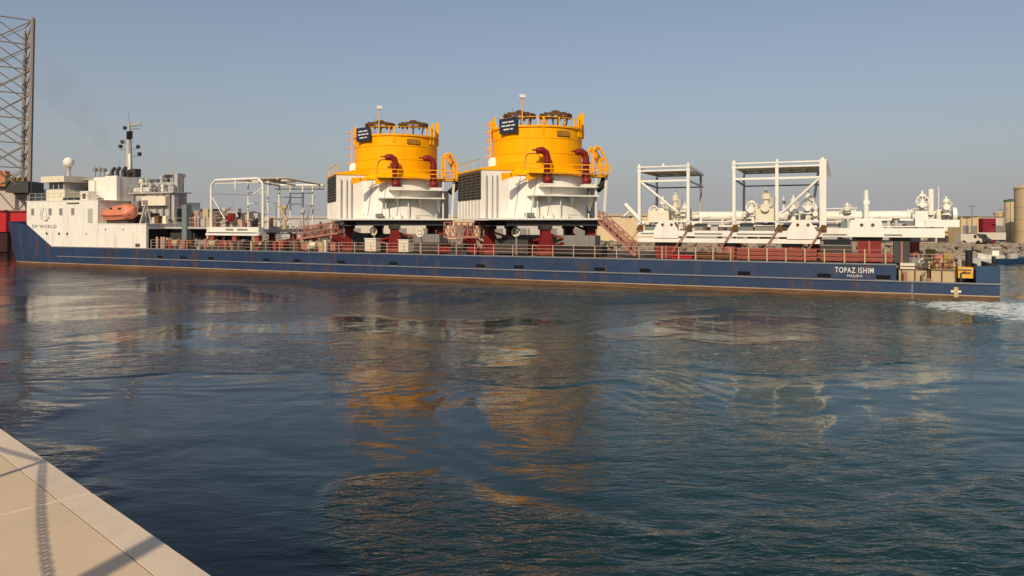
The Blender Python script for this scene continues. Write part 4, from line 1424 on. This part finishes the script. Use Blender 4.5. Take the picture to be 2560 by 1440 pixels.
    N().box(-3.2, -2.5, -5.5, -4.6, 6.35, 6.75).build('hatch', M_GREY, T)
    N().box(1.0, 2.6, -5.65, -5.5, 6.5, 6.58).build('low_rail', M_GREYW, T)
    # red trestle legs
    for k, (x, y) in enumerate(((-5.4, -.4), (-1.2, -5.1), (4.3, -3.9), (4.8, 2.6), (-1.2, 4.9), (-6.2, 4.4))):
        lg = N().box(x - .42, x + .42, y - .42, y + .42, DK + .06, 5.44).build('trestle_leg', M_RED, T)
        N().box(x - .85, x + .85, y - .8, y + .8, DK, DK + .4).build('leg_foot', M_RED2, lg)
        for sx in (-1, 1):
            N().bar((x + sx * .75, y - .2, DK + .4), (x + sx * .4, y - .2, DK + 1.9), .24, .5).build('leg_gusset', M_RED, lg)
        N().box(x - .55, x + .55, y - .55, y + .55, 5.1, 5.445).build('leg_cap', M_DGREY, lg)
    for p_, q_, mm in (((-5.4, -.4, 3.3), (-1.2, -5.1, 4.2), M_RED), ((-5.4, -.4, 4.9), (-1.2, -5.1, 3.2), M_RED2), ((-1.2, -5.1, 3.2), (4.3, -3.9, 4.6), M_RED), ((-1.2, -5.1, 4.8), (4.3, -3.9, 3.2), M_RED2),
                      ((4.3, -3.9, 4.4), (5.6, -4.4, 2.8), M_RED), ((-5.4, -.4, 4.2), (-6.4, -.6, 2.8), M_RED), ((-6.2, 4.4, 4.8), (-5.4, -.4, 3.0), M_RED2)):
        N().bar(p_, q_, .13, .2).build('trestle_brace', mm, T)
    N().bar((-5, .4, 3.3), (-1.0, -4.9, 4.0), .16, .2).build('trestle_brace', M_RED, T)
    N().bar((4.3, -3.7, 3.0), (4.8, 2.6, 5.0), .2).build('trestle_brace', M_RED, T)
    N().bar((4.3, -3.7, 4.9), (2.6, -4.1, 5.44), .2).build('trestle_brace', M_DGREY, T)
    return T


tower = make_tower()
tower['label'] = 'yellow and white tower nearer the bow, between the white tube frame and its twin'
t2 = copy_tree(tower)
t2.location = sw(40.1, 8.2, DK)
t2['label'] = 'yellow and white tower amidships, beside the red sloping gangway and white pipe module'

# ------------------------------------------------------------------ left tube frame module
fo = (76.3, 7.0, DK)
fm = thing('tube_frame_module', 'open white tube frame module on a white skid near the foredeck', 'steel module', fo)


def F():
    return MB(fo)


F().box(72.4, 80.8, 1.6, 2.6, 4.25, 4.5).build('skid_beam', M_WHITE2, fm)
F().box(72.5, 80.7, 1.7, 2.5, 4.62, 5.25).build('skid_box', M_WHITE2, fm)
for s0, s1 in ((74.2, 75.8), (76.4, 77.6)):
    F().box(s0, s1, 1.66, 1.7, 4.85, 5.05).build('skid_slot', M_GREY, fm)
F().box(72.4, 80.6, 11.5, 12.5, 4.25, 5.1).build('skid_beam', M_GREYW, fm)
for s in (72.7, 76.4, 80.4):
    F().box(s - .2, s + .2, 2.5, 11.5, 4.6, 5.0).build('skid_cross_beam', M_GREYW, fm)
for s in (72.9, 76.4, 80.0):
    for t in (2.1, 12.0):
        F().box(s - .3, s + .3, t - .3, t + .3, DK, 4.25).build('stool', M_RED2, fm)
for s in (80.4, 72.2):
    F().tube([(s, 2.1, 5.2), (s, 2.1, 10.0)], .15, 8).build('post', M_WHITE2, fm)
    F().tube([(s, 2.1, 10.0), (s + (-.15 if s > 75 else .15), 2.1, 10.45), (s + (-.7 if s > 75 else .7), 2.1, 10.9)], .14, 8).build('knee', M_WHITE2, fm)
F().tube([(79.7, 2.1, 10.9), (72.9, 2.1, 10.95)], .15, 8).build('top_beam', M_WHITE2, fm)
F().tube([(80.4, 2.1, 9.3), (74.0, 2.1, 9.0)], .05, 6).build('tie_rod', M_GREY, fm)
for s, t in ((78.8, 12), (74.8, 12), (77.8, 8)):
    F().tube([(s, t, 5.1), (s, t, 10.7)], .14, 8).build('post', M_WHITE2, fm)
F().tube([(79.5, 12, 10.75), (71.4, 12, 10.55)], .16, 8).build('top_beam', M_WHITE2, fm)
F().tube([(79.5, 12, 10.25), (71.4, 12, 10.1)], .10, 8).build('top_beam', M_GREY, fm)
F().tube([(79.2, 12, 9.2), (74.8, 12, 9.0)], .06, 6).build('tie_rod', M_GREY, fm)
for s_, t_, z1_ in ((76.9, 12, 10.6), (73.2, 12, 10.5), (74.6, 5.5, 10.9), (79.3, 7.0, 10.9)):
    F().tube([(s_, t_, 5.0), (s_, t_, z1_)], .10, 8).build('post', M_WHITE2, fm)
for z_ in (9.6, 8.2):
    F().tube([(79.2, 7.0, z_), (74.6, 5.5, z_ - .1)], .06, 6).build('tie_rod', M_WHITE2, fm)
    F().tube([(76.9, 12, z_), (73.2, 12, z_)], .06, 6).build('tie_rod', M_GREYW, fm)
for s_ in (78.8, 74.8):
    F().tube([(s_, 12, 5.2), (s_ - 2.0, 12, 9.2)], .06, 6).build('cross_brace', M_GREYW, fm)
F().tube([(79.9, 2.1, 10.45), (72.7, 2.1, 10.5)], .07, 6).build('top_beam', M_CREAM, fm)
for s in (79.6, 77.0, 72.9):
    F().tube([(s, 2.1, 10.9), (s - .6, 6.0, 11.15), (s - 1.0, 12, 10.7)], .15, 8).build('roof_beam', M_CREAM, fm)
for t in (4.6, 7.2, 9.8):
    F().tube([(79.0, t, 11.0), (72.2, t, 11.0)], .11, 6).build('roof_purlin', M_CREAM, fm)
F().box(74.0, 77.5, 6.2, 9.5, 11.12, 11.2).build('roof_grating', M_CREAM, fm)
F().tube([(72.3, 2.1, 9.9), (73.6, 2.1, 9.1)], .08, 6).build('knee_brace', M_WHITE2, fm)
F().tube([(76.5, 2.1, 10.9), (76.5, 2.1, 9.7)], .10, 6).build('hanger', M_WHITE2, fm)
F().tube([(80.2, 2.1, 8.8), (78.2, 2.1, 6.2)], .06, 6).build('tie_rod', M_WHITE2, fm)
F().tube([(76.9, 1.9, 5.3), (76.9, 1.9, 8.6)], .06, 6).build('stem', M_GREYW, fm)
rf = F().disc((76.9, 1.75, 6.35), (0, 1, 0), .55, .2, 22).build('red_blind_flange', M_RED, fm)
F().disc((76.9, 1.62, 6.35), (0, 1, 0), .3, .1, 18).build('flange_hub', M_RED, rf)
for s, t, z0, z1, mm in ((79.2, 3.0, 5.3, 7.6, M_GREYW), (78.3, 3.4, 5.3, 7.2, M_GREY), (77.6, 2.8, 5.3, 6.2, M_GREYW), (72.0, 5.5, 5.0, 7.9, M_TAN), (71.4, 8.0, 5.0, 7.4, M_GREYW), (75.3, 6.0, 5.0, 6.4, M_PALEW)):
    F().lathe((s, t), [(.3, z0), (.3, z0 + .2), (.16, z0 + .3), (.16, z1 - .5), (.34, z1 - .45), (.34, z1 - .2), (.12, z1)], 12).build('valve_stem', mm, fm)
F().tube([(79.8, 3.2, 7.0), (77.5, 3.2, 7.0), (77.2, 3.2, 6.4)], .14, 8).build('manifold_pipe', M_GREYW, fm)
F().tube([(72.4, 5.0, 7.8), (71.2, 5.0, 6.0)], .16, 8).build('brown_brace', M_TAN, fm)

# ------------------------------------------------------------------ right pipe module with two portal frames
po = (15.0, 6.0, DK)
pmod = thing('pipe_module', 'long white pipe module with two tall portal frames over the stern half', 'steel module', po)


def P():
    return MB(po)


P().box(12.2, 27.5, 1.9, 2.5, 4.03, 4.40).build('lower_beam', M_WHITE2, pmod)
P().box(12.2, 27.5, 1.95, 2.45, 4.58, 5.08).build('upper_beam', M_WHITE2, pmod)
P().box(3.3, 12.19, 1.95, 2.45, 4.62, 5.34).build('upper_beam', M_WHITE2, pmod)
P().box(2.3, 9.4, 2.1, 2.4, 5.44, 5.52).build('flat_rail', M_WHITE2, pmod)
P().box(10.6, 27.5, 2.0, 2.3, 5.82, 5.92).build('flat_rail', M_WHITE2, pmod)
P().box(3.3, 27.5, 9.5, 10.2, 4.1, 5.1).build('far_beam', M_GREYW, pmod)
for k in range(9):
    s = 3.6 + k * 2.96
    P().box(s - .18, s + .18, 2.45, 9.5, 4.65, 5.0).build('cross_beam', M_GREYW, pmod)
for s0, s1 in ((25.8, 27.2), (20.0, 22.4), (15.6, 18.8), (10.2, 12.0), (6.2, 9.0)):
    P().box(s0, s1, 1.925, 1.95, 4.74, 4.86).build('beam_slot', M_GREY, pmod)
for s, w, wt, z0 in ((24.9, 1.1, .55, 4.41), (13.6, 1.15, .6, 4.41), (8.8, 1.3, 1.1, 4.63)):
    P().prism_xz([(s - w, z0), (s + w, z0), (s + w, 5.1), (s + wt, 6.0), (s - wt, 6.0), (s - w, 5.1)], 1.80, 1.93).build('lifting_plate', M_WHITE2, pmod)
    for dx in (-.5, .3):
        P().disc((s + dx, 1.77, 5.6), (0, 1, 0), .13, .05, 10).build('lifting_eye', M_BROWN, pmod)
for s in (27.3, 22.9, 19.0, 15.4, 12.0):
    P().prism_xz([(s - .32, 5.1), (s + .32, 5.1), (s + .05, 5.62), (s - .3, 5.55)], 1.7, 1.9).build('sea_fastening', M_BROWN, pmod)
    P().bar((s, 1.8, 5.3), (s + 1.3, 1.2, 3.2), .09).build('lashing_rod', M_PINK, pmod)
# big pipe with flanges
pp = P().tube([(23.8, 5.5, 6.34), (2.9, 5.5, 6.30)], .46, 20).build('header_pipe', M_WHITE2, pmod, True)
for s in (23.6, 19.2, 18.9, 9.8, 9.6, 5.6, 5.4, 3.1, 2.8):
    P().disc((s, 5.5, 6.32), (1, 0, 0), .58, .14, 20).build('pipe_flange', M_WHITE2, pp)
P().tube([(23.0, 4.4, 5.62), (3.0, 4.4, 5.56)], .14, 10).build('branch_pipe', M_GREYW, pmod)
P().tube([(12.0, 3.6, 6.95), (9.4, 3.6, 6.98)], .05, 6).build('conduit', M_WHITE2, pmod)
for k in range(7):
    s = 22.5 - k * 3.1
    P().box(s - .12, s + .12, 5.0, 6.0, 5.0, 6.1).build('pipe_saddle', M_GREYW, pmod)
P().box(2.3, 4.6, 2.1, 2.3, 5.52, 6.0).build('end_panel', M_WHITE2, pmod)
P().box(4.4, 5.3, 2.3, 2.5, 5.52, 6.7).build('end_panel', M_WHITE2, pmod)
# leaning spar at the forward end
P().tube([(27.2, 3.0, 5.6), (29.1, 3.4, 7.5)], .2, 10).build('leaning_spar', M_WHITE2, pmod)
P().box(28.6, 29.4, 3.0, 3.8, 6.2, 6.4).build('spar_foot', M_GREY, pmod)
P().bar((29.3, 3.2, 6.3), (28.6, 3.2, 6.9), .14).build('spar_brace', M_WHITE2, pmod)


def portal(s0, s1, mids, zt, brace, z_mid=9.53):
    for s in [s0, s1] + mids:
        P().box(s - .13, s + .13, 2.0, 2.26, 5.1, zt).build('portal_post', M_WHITE2, pmod)
    for s in (s0 + .1, s1 + .2):
        P().box(s - .1, s + .1, 8.9, 9.1, 5.1, zt - .45).build('portal_post', M_GREYW, pmod)
    P().box(s1 - .2, s0 + .2, 1.96, 2.30, zt, zt + .12).build('top_beam', M_WHITE2, pmod)
    P().box(s1 - .2, s0 + .2, 1.99, 2.27, zt - .36, zt - .22).build('top_beam', M_WHITE2, pmod)
    P().box(s1, s0, 8.9, 9.15, zt - .44, zt - .25).build('top_beam', M_GREYW, pmod)
    P().box(s1, s0, 2.02, 2.22, z_mid - .09, z_mid + .09).build('mid_beam', M_WHITE2, pmod)
    P().box(s1, s0, 8.95, 9.1, z_mid - .36, z_mid - .24).build('mid_beam', M_GREY, pmod)
    for s in (s0, s1):
        P().bar((s, 2.1, zt + .04), (s, 9.0, zt - .34), .2).build('side_beam', M_WHITE2, pmod)
        P().bar((s, 2.1, z_mid), (s, 9.0, z_mid - .3), .14).build('side_beam', M_GREYW, pmod)
    P().box(s1 + .15, s0 - .15, 2.4, 8.8, zt - .30, zt - .24).build('roof_plate', M_CREAM, pmod)
    n = max(2, int((s0 - s1) / 1.4))
    for k in range(n + 1):
        s = s1 + .2 + (s0 - s1 - .4) * k / n
        P().box(s - .06, s + .06, 2.4, 8.8, zt - .45, zt - .31).build('roof_joist', M_CREAM, pmod)
    P().tube([brace[0], brace[1]], .11, 8).build('diagonal_brace', M_WHITE2, pmod)
    for k in range(3):
        s = s1 + (s0 - s1) * k / 2
        P().box(s - .1, s + .1, 2.0, 2.2, zt + .12, zt + .34).build('lifting_lug', M_WHITE2, pmod)


portal(27.39, 22.98, [], 10.75, ((27.2, 2.13, 9.4), (23.9, 2.13, 6.7)))
portal(19.05, 12.0, [15.56], 10.8, ((12.3, 2.13, 9.4), (15.3, 2.13, 6.5)))
P().box(11.72, 12.24, 1.92, 2.4, 5.1, 11.0).build('corner_column', M_WHITE2, pmod)
P().bar((11.7, 2.1, 10.8), (11.5, 2.6, 9.6), .2).build('corner_cable_tray', M_GREYW, pmod)
P().bar((12.5, 6.0, 10.2), (13.2, 6.0, 5.2), .2).build('ladder_rail', M_GREYW, pmod)


for s_, w_, z1_, mm in ((26.6, .4, 5.6, M_TEALG), (26.0, .3, 5.5, M_GREY), (22.0, .5, 5.7, M_GREY), (20.8, .3, 5.6, M_GREYW), (18.1, .55, 5.75, M_TEALG), (16.6, .8, 5.5, M_GREY),
                       (11.3, .5, 5.7, M_GREYW), (10.5, .35, 5.9, M_TEALG), (5.5, .4, 5.9, M_GREY), (21.6, .2, 5.4, M_BROWN), (14.9, .3, 5.6, M_DGREY)):
    P().box(s_ - w_, s_ + w_, 2.6, 3.4, 5.0, z1_).build('junction_box', mm, pmod)


def valve_tree(s, t, z0, z1, r=.34, wheel=False, name='valve_tree', mm=M_WHITE2):
    h = z1 - z0
    q = [(r * 1.25, 0), (r * 1.25, .05), (r * .62, .06), (r * .62, .22), (r * 1.15, .23), (r * 1.15, .29), (r * .75, .30), (r * .85, .44), (r * 1.2, .45), (r * 1.2, .50), (r * .5, .52),
         (r * .5, .66), (r * .8, .67), (r * .8, .84), (r * .25, .86), (r * .18, 1.0)]
    v = P().lathe((s, t), [(a_, z0 + b_ * h) for a_, b_ in q], 14).build(name, mm, pmod)
    P().box(s - r * 1.5, s - r * .6, t - r * .5, t + r * .5, z0 + .5 * h, z0 + .74 * h).build('actuator', M_GREYW, v)
    P().tube([(s + r * .6, t - .1, z0 + .25 * h), (s + r * 1.9, t - .1, z0 + .25 * h), (s + r * 1.9, t - .1, z0)], r * .22, 6).build('bypass_pipe', M_CREAM, v)
    P().disc((s, t - r * 1.2, z0 + .41 * h), (0, 1, 0), r * .7, r * 1.2, 12).build('side_port', mm, v)
    if wheel:
        w = P()
        w.disc((s, t - .3, z1 - .45 * h), (0, 1, 0), .12, .2, 10)
        ring = [(s + .45 * math.cos(2 * math.pi * k / 14), t - .4, z1 - .45 * h + .45 * math.sin(2 * math.pi * k / 14)) for k in range(15)]
        w.tube(ring, .06, 6, caps=False)
        for k in range(4):
            a = math.pi * k / 4
            w.bar((s - .45 * math.cos(a), t - .4, z1 - .45 * h - .45 * math.sin(a)), (s + .45 * math.cos(a), t - .4, z1 - .45 * h + .45 * math.sin(a)), .05)
        w.build('hand_wheel', mm, v)
    return v


valve_tree(25.6, 3.6, 5.9, 8.2, .42)
valve_tree(24.4, 3.4, 5.9, 8.7, .36, mm=M_CREAM)
valve_tree(26.4, 3.8, 5.9, 7.6, .34, True)
valve_tree(23.6, 3.6, 5.9, 7.6, .34)
valve_tree(17.9, 4.6, 6.1, 8.0, .40, True)
valve_tree(16.6, 3.8, 5.9, 8.75, .52, mm=M_CREAM)
P().box(15.9, 17.4, 3.2, 4.4, 5.9, 7.0).build('valve_block', M_CREAM, pmod)
P().box(24.9, 26.8, 2.9, 4.0, 5.9, 6.9).build('valve_block', M_CREAM, pmod)
valve_tree(14.4, 4.0, 5.9, 8.2, .34)
valve_tree(13.2, 3.8, 5.9, 8.6, .36, True)
valve_tree(12.6, 3.4, 5.9, 7.4, .3)
valve_tree(15.3, 5.2, 6.2, 8.2, .12)
prng = random.Random(3)
P().tube([(27.0, 7.6, 6.1), (3.2, 7.6, 6.05)], .28, 14).build('header_pipe', M_WHITE2, pmod, True)
P().tube([(22.4, 3.2, 5.45), (12.5, 3.2, 5.42)], .12, 8).build('branch_pipe', M_WHITE2, pmod)
P().tube([(9.6, 3.0, 6.0), (3.6, 3.0, 5.97)], .10, 8).build('branch_pipe', M_WHITE2, pmod)
for k in range(46):
    s0_ = prng.uniform(2.8, 27.2)
    t_ = prng.uniform(2.7, 5.0)
    hgt = prng.uniform(.3, 1.0) if not (12 < s0_ < 19 or 23 < s0_ < 27) else prng.uniform(.5, 2.0)
    r_ = prng.uniform(.06, .17)
    zb = 5.1
    pc_ = P()
    if k % 3 == 0:
        pc_.tube([(s0_, t_, zb), (s0_, t_, zb + hgt), (s0_ - .25, t_, zb + hgt + .22), (s0_ - .7, t_, zb + hgt + .25)], r_, 8)
        pc_.disc((s0_ - .7, t_, zb + hgt + .25), (1, 0, 0), r_ * 1.7, .08, 10)
    elif k % 3 == 1:
        pc_.lathe((s0_, t_), [(r_ * 1.8, zb), (r_ * 1.8, zb + .1), (r_, zb + .12), (r_, zb + hgt), (r_ * 1.8, zb + hgt + .02), (r_ * 1.8, zb + hgt + .12)], 10)
    else:
        pc_.box(s0_ - r_ * 2, s0_ + r_ * 2, t_, t_ + .3, zb, zb + hgt * .8)
    pc_.build('pipe_fitting', prng.choice((M_WHITE2, M_WHITE2, M_CREAM, M_GREYW)), pmod)
# stern end: tall pipes and valves
P().tube([(8.75, 4.6, 5.5), (8.75, 4.6, 7.4), (8.75, 4.6, 8.5)], .2, 10, radii=[.24, .2, .16]).build('tall_vent_pipe', M_WHITE2, pmod)
P().box(8.5, 8.95, 4.4, 4.8, 7.3, 7.6).build('vent_bracket', M_WHITE2, pmod)
P().tube([(4.0, 5.0, 6.4), (4.0, 5.0, 8.5)], .22, 12).build('tall_vent_pipe', M_WHITE2, pmod)
P().tube([(3.45, 5.0, 6.4), (3.45, 5.0, 8.7)], .04, 6).build('whip', M_WHITE2, pmod)
valve_tree(4.65, 4.6, 6.4, 8.4, .34, True)
valve_tree(2.95, 4.8, 6.4, 7.9, .34)
valve_tree(10.2, 5.0, 6.6, 7.5, .28)
P().disc((2.3, 5.5, 6.4), (1, 0, 0), .62, .3, 18).build('end_cap', M_WHITE2, pmod)
P().tube([(3.5, 4.7, 6.7), (3.5, 4.2, 6.0), (3.5, 3.6, 5.6)], .18, 8).build('drain_pipe', M_CREAM, pmod)
for s, w, mm, z1 in ((24.9, .95, M_RED, 4.02), (14.4, .7, M_RED, 4.02), (8.55, .85, M_RED, 4.61), (6.25, .55, M_DGREY, 4.61), (19.5, .5, M_RED2, 4.02)):
    st_ = P().box(s - w, s + w, 1.9, 3.4, DK, z1 - .3).build('support_stool', mm, pmod)
    P().box(s - w - .1, s + w + .1, 2.0, 3.3, z1 - .3, z1 - .005).build('stool_cap', M_SHADE_BLACK, st_)
    P().box(s - .06, s + .06, 1.85, 1.9, DK, z1 - .3).build('stool_stiffener', M_PINK, st_)
for s in (26.5, 20.0, 13.0, 5.0):
    P().box(s - .5, s + .5, 9.4, 10.3, DK, 4.1).build('support_stool', M_RED2, pmod)

# ------------------------------------------------------------------ loose deck cargo, each a thing of its own
def crate(name, label, cat, s0, s1, t0, t1, z0, z1, mm, ribs=0, cap=None, group=None):
    o = thing(name, label, cat, ((s0 + s1) / 2, t0, z0), group=group)
    og = ((s0 + s1) / 2, t0, z0)
    MB(og).box(s0, s1, t0, t1, z0 + .08, z1).build('body', mm, o)
    for s in (s0 + .15, s1 - .15):
        MB(og).box(s - .1, s + .1, t0 + .05, t1 - .05, z0, z0 + .08).build('skid', M_DGREY, o)
    for k in range(ribs):
        s = s0 + (k + .5) * (s1 - s0) / ribs
        MB(og).box(s - .05, s + .05, t0 - .05, t0, z0 + .1, z1 - .03).build('rib', mm, o)
    if cap:
        MB(og).box(s0 - .06, s1 + .06, t0 - .06, t1 + .06, z1, z1 + .1).build('lid', cap, o)
    return o


crate('red_cargo_basket', 'long brick-red cargo basket behind the rail under the wider portal', 'basket', 12.4, 18.6, .6, 1.7, DK, 3.62, M_RED2, 9)
crate('red_cargo_basket', 'brick-red cargo basket behind the rail beside the ship name', 'basket', 6.95, 12.1, .6, 1.6, DK, 3.35, M_RED2, 8)
crate('red_crate', 'bright red low crate on deck under the narrower portal', 'crate', 22.3, 24.0, .4, 1.2, DK, 2.98, M_BRED, 3)
crate('brown_pallet_load', 'brown pallet load between the red crate and the red basket', 'pallet', 19.2, 22.0, .6, 1.7, DK, 3.15, M_BROWN, 4)
crate('grey_chest', 'dark grey chest with a lid standing on the red basket row', 'chest', 9.8, 12.2, 2.6, 3.6, DK, 3.85, M_DGREY, 3, M_GREY)
crate('tarp_bundle', 'pale grey wrapped bundle behind the dark grey chest', 'bundle', 9.9, 12.0, 3.9, 5.0, DK, 4.35, M_GREYW, 2)
crate('white_crate', 'small white crate between red trestle legs of the bow-side tower', 'crate', 56.0, 57.4, 1.6, 2.5, DK, 4.0, M_CREAM, 2, M_WHITE)
crate('white_crate', 'small white crate aft of the middle trestle leg, bow-side tower', 'crate', 51.9, 53.1, 1.6, 2.5, DK, 3.9, M_CREAM, 2, M_WHITE)
crate('power_pack', 'dark machinery pack under the aft half of the bow-side tower', 'machinery', 48.6, 51.8, 2.5, 4.6, DK, 3.55, M_DGREY, 4, M_BLACK)
crate('power_pack', 'dark machinery pack at the forward leg of the bow-side tower', 'machinery', 58.2, 60.4, 3.2, 5.0, DK, 4.6, M_DGREY, 4)
crate('power_pack', 'dark machinery pack under the forward half of the midship tower', 'machinery', 38.7, 42.3, 2.6, 4.6, DK, 4.1, M_DGREY, 5, M_BLACK)
crate('power_pack', 'long dark machinery pack under the aft half of the midship tower', 'machinery', 31.2, 36.2, 2.8, 4.6, DK, 3.5, M_BLACK, 5)
crate('grey_tank_skid', 'long grey tank skid deep under the bow-side tower', 'tank', 50.5, 60.8, 5.6, 7.3, DK, 4.5, M_GREY, 8)
crate('grey_tank_skid', 'long grey tank skid deep under the midship tower', 'tank', 32.8, 43.0, 5.6, 7.3, DK, 4.5, M_GREY, 8)
for s, t, z, lab in ((57.2, 3.0, 4.85, 'pale round valve wheel hanging ahead of the bow-side tower middle leg'), (50.9, 2.4, 4.7, 'pale round valve wheel near the aft leg of the bow-side tower'),
                     (39.9, 2.5, 4.85, 'pale round valve wheel ahead of the midship tower middle leg')):
    o = thing('valve_wheel', lab, 'valve', (s, t, DK), group='valve wheels under the towers')
    og = (s, t, DK)
    MB(og).box(s - .1, s + .1, t, t + .2, DK, z - .3).build('stand', M_GREY, o)
    w = MB(og).disc((s, t, z), (0, 1, 0), .16, .3, 10)
    ring = [(s + .4 * math.cos(2 * math.pi * k / 14), t - .1, z + .4 * math.sin(2 * math.pi * k / 14)) for k in range(15)]
    w.tube(ring, .1, 6, caps=False)
    w.build('wheel', M_CREAM, o)
    MB(og).bar((s - .38, t - .1, z), (s + .38, t - .1, z), .08).build('spoke', M_CREAM, o)
    MB(og).bar((s, t - .1, z - .38), (s, t - .1, z + .38), .08).build('spoke', M_CREAM, o)


def lattice(name, label, s0, z0, s1, z1, t0, t1, h, n, mm, w=.1):
    """sloping or level lattice walkway between two heights"""
    og = ((s0 + s1) / 2, t0, min(z0, z1))
    o = thing(name, label, 'gangway', og)
    a, b = Vector((s0, 0, z0)), Vector((s1, 0, z1))
    for t in (t0, t1):
        tv = Vector((0, t, 0))
        up = Vector((0, 0, h))
        MB(og).bar(tuple(a + tv), tuple(b + tv), w * 1.6, w * 2.2).build('chord', mm, o)
        MB(og).bar(tuple(a + tv + up), tuple(b + tv + up), w).build('handrail', mm, o)
        MB(og).bar(tuple(a + tv + up * .5), tuple(b + tv + up * .5), w * .7).build('mid_rail', mm, o)
        for k in range(n + 1):
            p = a.lerp(b, k / n) + tv
            MB(og).bar(tuple(p), tuple(p + up), w * .8).build('upright', mm, o)
            if k < n:
                q = a.lerp(b, (k + 1) / n) + tv
                MB(og).bar(tuple(p if k % 2 else p + up), tuple(q + up if k % 2 else q), w * .8).build('diagonal', mm, o)
    for k in range(n * 2):
        p = a.lerp(b, (k + .5) / (n * 2))
        MB(og).box(p.x - .14, p.x + .14, t0 + .05, t1 - .05, p.z - .03, p.z + .03).build('tread', mm, o)
    return o


lattice('red_gangway', 'faded red lattice gangway sloping down aft of the midship tower', 31.3, 5.85, 27.8, 2.75, 2.2, 3.4, 1.0, 7, M_PINK)
lattice('red_gangway', 'faded red level lattice walkway between the two yellow towers', 48.4, 4.3, 44.2, 4.3, 3.0, 4.2, 1.5, 6, M_PINK)
lattice('red_gangway', 'faded red lattice walkway forward of the bow-side tower', 67.4, 3.9, 61.6, 4.6, 2.4, 3.6, 1.3, 8, M_PINK)
crate('red_grillage', 'long low dark red grillage beam forward of the bow-side tower', 'beam', 61.5, 71.0, 1.8, 2.4, DK, 3.5, M_PINK, 12)
crate('red_grillage', 'low dark red grillage beam between the two yellow towers', 'beam', 43.8, 48.4, 1.6, 2.2, DK, 3.35, M_RED, 6)
for k, (s, t, mm, w, z1, lab) in enumerate((
        (86.2, 1.4, M_TAN, 1.2, 3.9, 'sand-coloured winch box nearest the white forecastle side'), (83.6, 1.5, M_BROWN, .9, 3.6, 'rusty brown winch box abaft the platform column'),
        (81.6, 1.6, M_GREY, 1.1, 3.8, 'grey machinery box under the raised platform end'), (79.2, 1.0, M_TAN, .8, 3.4, 'sand-coloured box beside the white skid front end'),
        (77.0, .8, M_RED2, .9, 3.6, 'brick-red box under the white tube frame'), (74.6, .8, M_DGREY, 1.0, 3.5, 'dark box under the white tube frame'),
        (70.6, .8, M_DGREY, .8, 3.4, 'dark box just aft of the white tube frame'), (68.4, 1.0, M_RED, .7, 3.6, 'dark red box on deck aft of the tube frame'),
        (64.0, .9, M_CREAM, .7, 3.3, 'cream box beside the red lattice walkway'), (45.6, .9, M_DGREY, 1.0, 3.3, 'dark low box at the rail between the two towers'))):
    o = thing('deck_winch', lab, 'winch', (s, t, DK), group='winches and boxes along the near rail')
    og = (s, t, DK)
    MB(og).box(s - w, s + w, t, t + .9, DK, DK + .25).build('bed', M_DGREY, o)
    MB(og).disc((s, t + .45, DK + .62), (1, 0, 0), .42, w * 1.1, 14).build('drum', mm, o)
    for q in (-1, 1):
        MB(og).disc((s + q * w * .62, t + .45, DK + .62), (1, 0, 0), .55, .1, 14).build('drum_flange', mm, o)
    MB(og).box(s + w * .7, s + w, t + .1, t + .8, DK + .25, z1).build('gear_case', mm, o)
